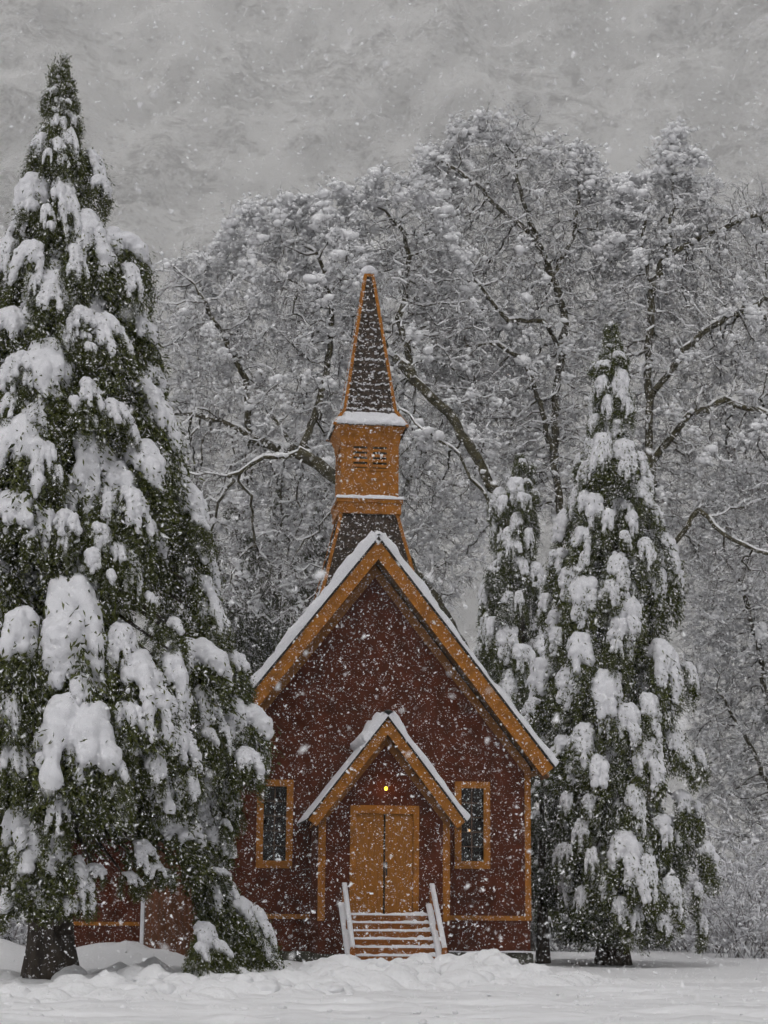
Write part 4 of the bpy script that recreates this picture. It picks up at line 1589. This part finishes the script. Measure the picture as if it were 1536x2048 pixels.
oak('oak_tree', 'bare oak with a pointed forked top at the right edge', YO + 1.0,
    [(None, [(1302, 1880, 0), (1300, 1000, 0), (1297, 700, 0), (1303, 590, 0), (1284, 490, 0), (1300, 420, 0)]),
     ((1, 1), [(1303, 590, 0), (1328, 510, 0), (1348, 400, 0), (1342, 285, 0)]),
     ((1, 1), [(1297, 800, 0), (1370, 700, -1), (1440, 640, -1), (1530, 600, -1)]),
     ((1, 1), [(1300, 930, 0), (1380, 830, -1), (1450, 800, -1), (1536, 830, -1)]),
     ((1, 1), [(1300, 1150, 0), (1400, 1020, -1), (1470, 1080, -1.5), (1536, 1110, -1.5)]),
     ((1, 1), [(1328, 510, 0), (1400, 480, 0), (1480, 440, 0), (1540, 420, 0)])],
    [(1208, 372), (1290, 342), (1312, 300), (1342, 250), (1378, 320), (1430, 400), (1536, 388), (1620, 450), (1650, 800), (1600, 1150), (1480, 1180), (1340, 1100), (1250, 900), (1205, 600)],
    3.4, 3600, 303, group='bare oaks behind the chapel')
oak('oak_tree', 'far pale oak filling the lower right edge, thick with snow', YO + 16,
    [(None, [(1560, 1870, 0), (1550, 1500, 0), (1520, 1300, 0), (1490, 1200, 0)]),
     ((1, 1), [(1550, 1600, 0), (1480, 1450, 0), (1430, 1380, 0)]),
     ((1, 1), [(1550, 1500, 0), (1610, 1300, 0), (1630, 1200, 0)])],
    [(1370, 1050), (1430, 960), (1560, 930), (1680, 1100), (1700, 1800), (1500, 1840), (1410, 1650), (1380, 1350)], 3.8, 3300, 304, clump=.8, white=1.0, group='bare oaks behind the chapel')
oak('oak_tree', 'low far oak seen faintly behind the spire and the leaning limbs', YO + 22,
    [(None, [(700, 1860, 0), (690, 1300, 0), (640, 1000, 0), (560, 850, 0)]),
     ((1, 1), [(690, 1250, 0), (800, 1000, 0), (880, 850, 0)]),
     ((1, 1), [(640, 1000, 0), (760, 820, 0), (800, 650, 0)])],
    [(330, 620), (520, 520), (760, 480), (950, 560), (1080, 720), (1100, 1000), (900, 1250), (560, 1250), (380, 1000)], 4.0, 1700, 305, twigs=3, group='bare oaks behind the chapel')


# leafless shrubs at the right edge, under the trees
def shrub(px, py, Yp, w, h, seed, label):
    rng = np.random.default_rng(seed)
    b = onY(px, py, Yp)
    b[2] = 0
    t = empty('bush', b, label, 'bush', 'snowy bushes at the foot of the trees')
    A, B, Wd = [], [], []
    for s in range(70):
        a = np.array([rng.normal() * w * .18, rng.normal() * w * .18, -.05])
        d = np.array([rng.normal() * .6 * w / h, rng.normal() * .6 * w / h, 1.0])
        d /= np.linalg.norm(d)
        for k in range(6):
            l = h / 6 * rng.uniform(.7, 1.2)
            q = a + d * l
            A.append(a); B.append(q); Wd.append(.014 - .0018 * k)
            for z in range(4):
                dd = d + rng.normal(size=3) * .8
                dd /= np.linalg.norm(dd)
                e = q + dd * rng.uniform(.15, .5)
                A.append(q); B.append(e); Wd.append(.006)
            a = q
            d = d + rng.normal(size=3) * .25 + [0, 0, -.10]
            d /= np.linalg.norm(d)
    A, B, Wd = np.array(A), np.array(B), np.array(Wd)
    mb = MB()
    mb.ribbons(A, B, Wd, rng)
    mb.build('stems', M_TWIG, t)['kind'] = 'stuff'
    mb = MB()
    k = rng.random(len(A)) < .7
    mb.ribbons(A[k] + [0, 0, .02], B[k] + [0, 0, .02], rng.uniform(.015, .035, k.sum()), rng)
    k = rng.random(len(A)) < .22
    r = rng.gamma(4, .014, k.sum()).clip(.025, .13)
    mb.blobs(B[k], np.c_[r * 1.7, r * .9, r * .8], rng, 1, .15)
    mb.build('snow_cover', M_SNOW, t, smooth=True)


for i, (px, yy, w, h, lb) in enumerate([(1490, 14, 3.2, 4.6, 'tall snowy bush beside the right cedar at the picture edge'), (1420, 20, 3.5, 3.6, 'rounded snowy bush behind the foot of the right cedar'),
                                        (1560, 22, 4, 6.0, 'tallest snowy bush at the far right edge'), (1330, 24, 3.5, 2.6, 'low snowy bush right of the right cedar trunk'),
                                        (1160, 22, 3.5, 3.0, 'low snowy bush between the chapel and the right cedar trunk'), (20, 12, 3.5, 3.5, 'snowy bush left of the big cedar trunk')]):
    shrub(px, 1880, yy, w, h, 900 + i, lb)

# ------------------------------------------------------------------ falling snow
rng = np.random.default_rng(99)
n = 620000
D0, D1 = 3.2, 48.0
# a wide wedge of air in front of and around the chapel, uniform per cubic metre
dd = (D0 ** 3 + rng.random(n) * (D1 ** 3 - D0 ** 3)) ** (1 / 3)
n_keep = 225000
dd = dd[:n_keep]
hx = rng.uniform(-.25, .25, n_keep) * dd
hz = rng.uniform(-.09, .53, n_keep) * dd
C_ = CAM[None, :] + _fh[None] * dd[:, None] + _R0[None] * hx[:, None] + np.array([0, 0, 1.0])[None] * hz[:, None]
ok = (C_[:, 2] > .3) & (rng.random(n_keep) < np.clip(dd / 24, .12, 1))
C_ = C_[ok]
dist = dd[ok]
r = rng.gamma(2.4, .00225, len(C_)).clip(.0022, .021)
mb = MB()
q = rng.normal(size=(len(C_), 4))
q /= np.linalg.norm(q, axis=1, keepdims=True)


def rot(q, v):
    w, x, y, z = [q[:, i][:, None] for i in range(4)]
    u = np.concatenate([x, y, z], 1)[:, None]
    v = np.broadcast_to(v, (len(q),) + v.shape[-2:])
    t = 2 * np.cross(u, v)
    return v + w[:, None] * t + np.cross(u, t)


near = dist < 7
tet = np.array([[1, 1, 1], [1, -1, -1], [-1, 1, -1], [-1, -1, 1]]) / 1.5
octa = np.array([[1, 0, 0], [-1, 0, 0], [0, 1, 0], [0, -1, 0], [0, 0, 1], [0, 0, -1]], float)
an_ = np.array([1.8, .85, .75])
for sel, shp, fc in ((~near, tet, [[0, 1, 2], [0, 2, 3], [0, 3, 1], [1, 3, 2]]),
                     (near, octa, [[0, 2, 4], [2, 1, 4], [1, 3, 4], [3, 0, 4], [2, 0, 5], [1, 2, 5], [3, 1, 5], [0, 3, 5]])):
    m = sel.sum()
    v = shp[None] * an_ * rng.uniform(.75, 1.25, (m, len(shp), 1)) * r[sel][:, None, None]
    v = rot(q[sel], v) + C_[sel][:, None]
    fc = np.array(fc)
    mb.add(v, (fc[None] + (np.arange(m) * len(shp))[:, None, None]).reshape(-1, 3))
fl = mb.build('falling_snow', M_SNOWF)
tag(fl, 'white snowflakes falling through the air before the chapel', 'snowfall', kind='stuff')

# ------------------------------------------------------------------ haze
mb = MB()
mb.box(-2600, 3000, -400, 3200, -40, 1850)
hz_m = bpy.data.materials.new('haze_air')
hz_m.use_nodes = True
N, L = hz_m.node_tree.nodes, hz_m.node_tree.links
N.remove(N['Principled BSDF'])
pv = N.new('ShaderNodeVolumePrincipled')
pv.inputs['Color'].default_value = (0.985, 0.978, 0.97, 1)
pv.inputs['Density'].default_value = 0.00045
pv.inputs['Anisotropy'].default_value = 0.0
L.new(pv.outputs[0], N['Material Output'].inputs['Volume'])
hz_o = mb.build('haze', hz_m)
tag(hz_o, 'pale snowy mist in the air round the chapel and the cliff', 'haze', kind='stuff')
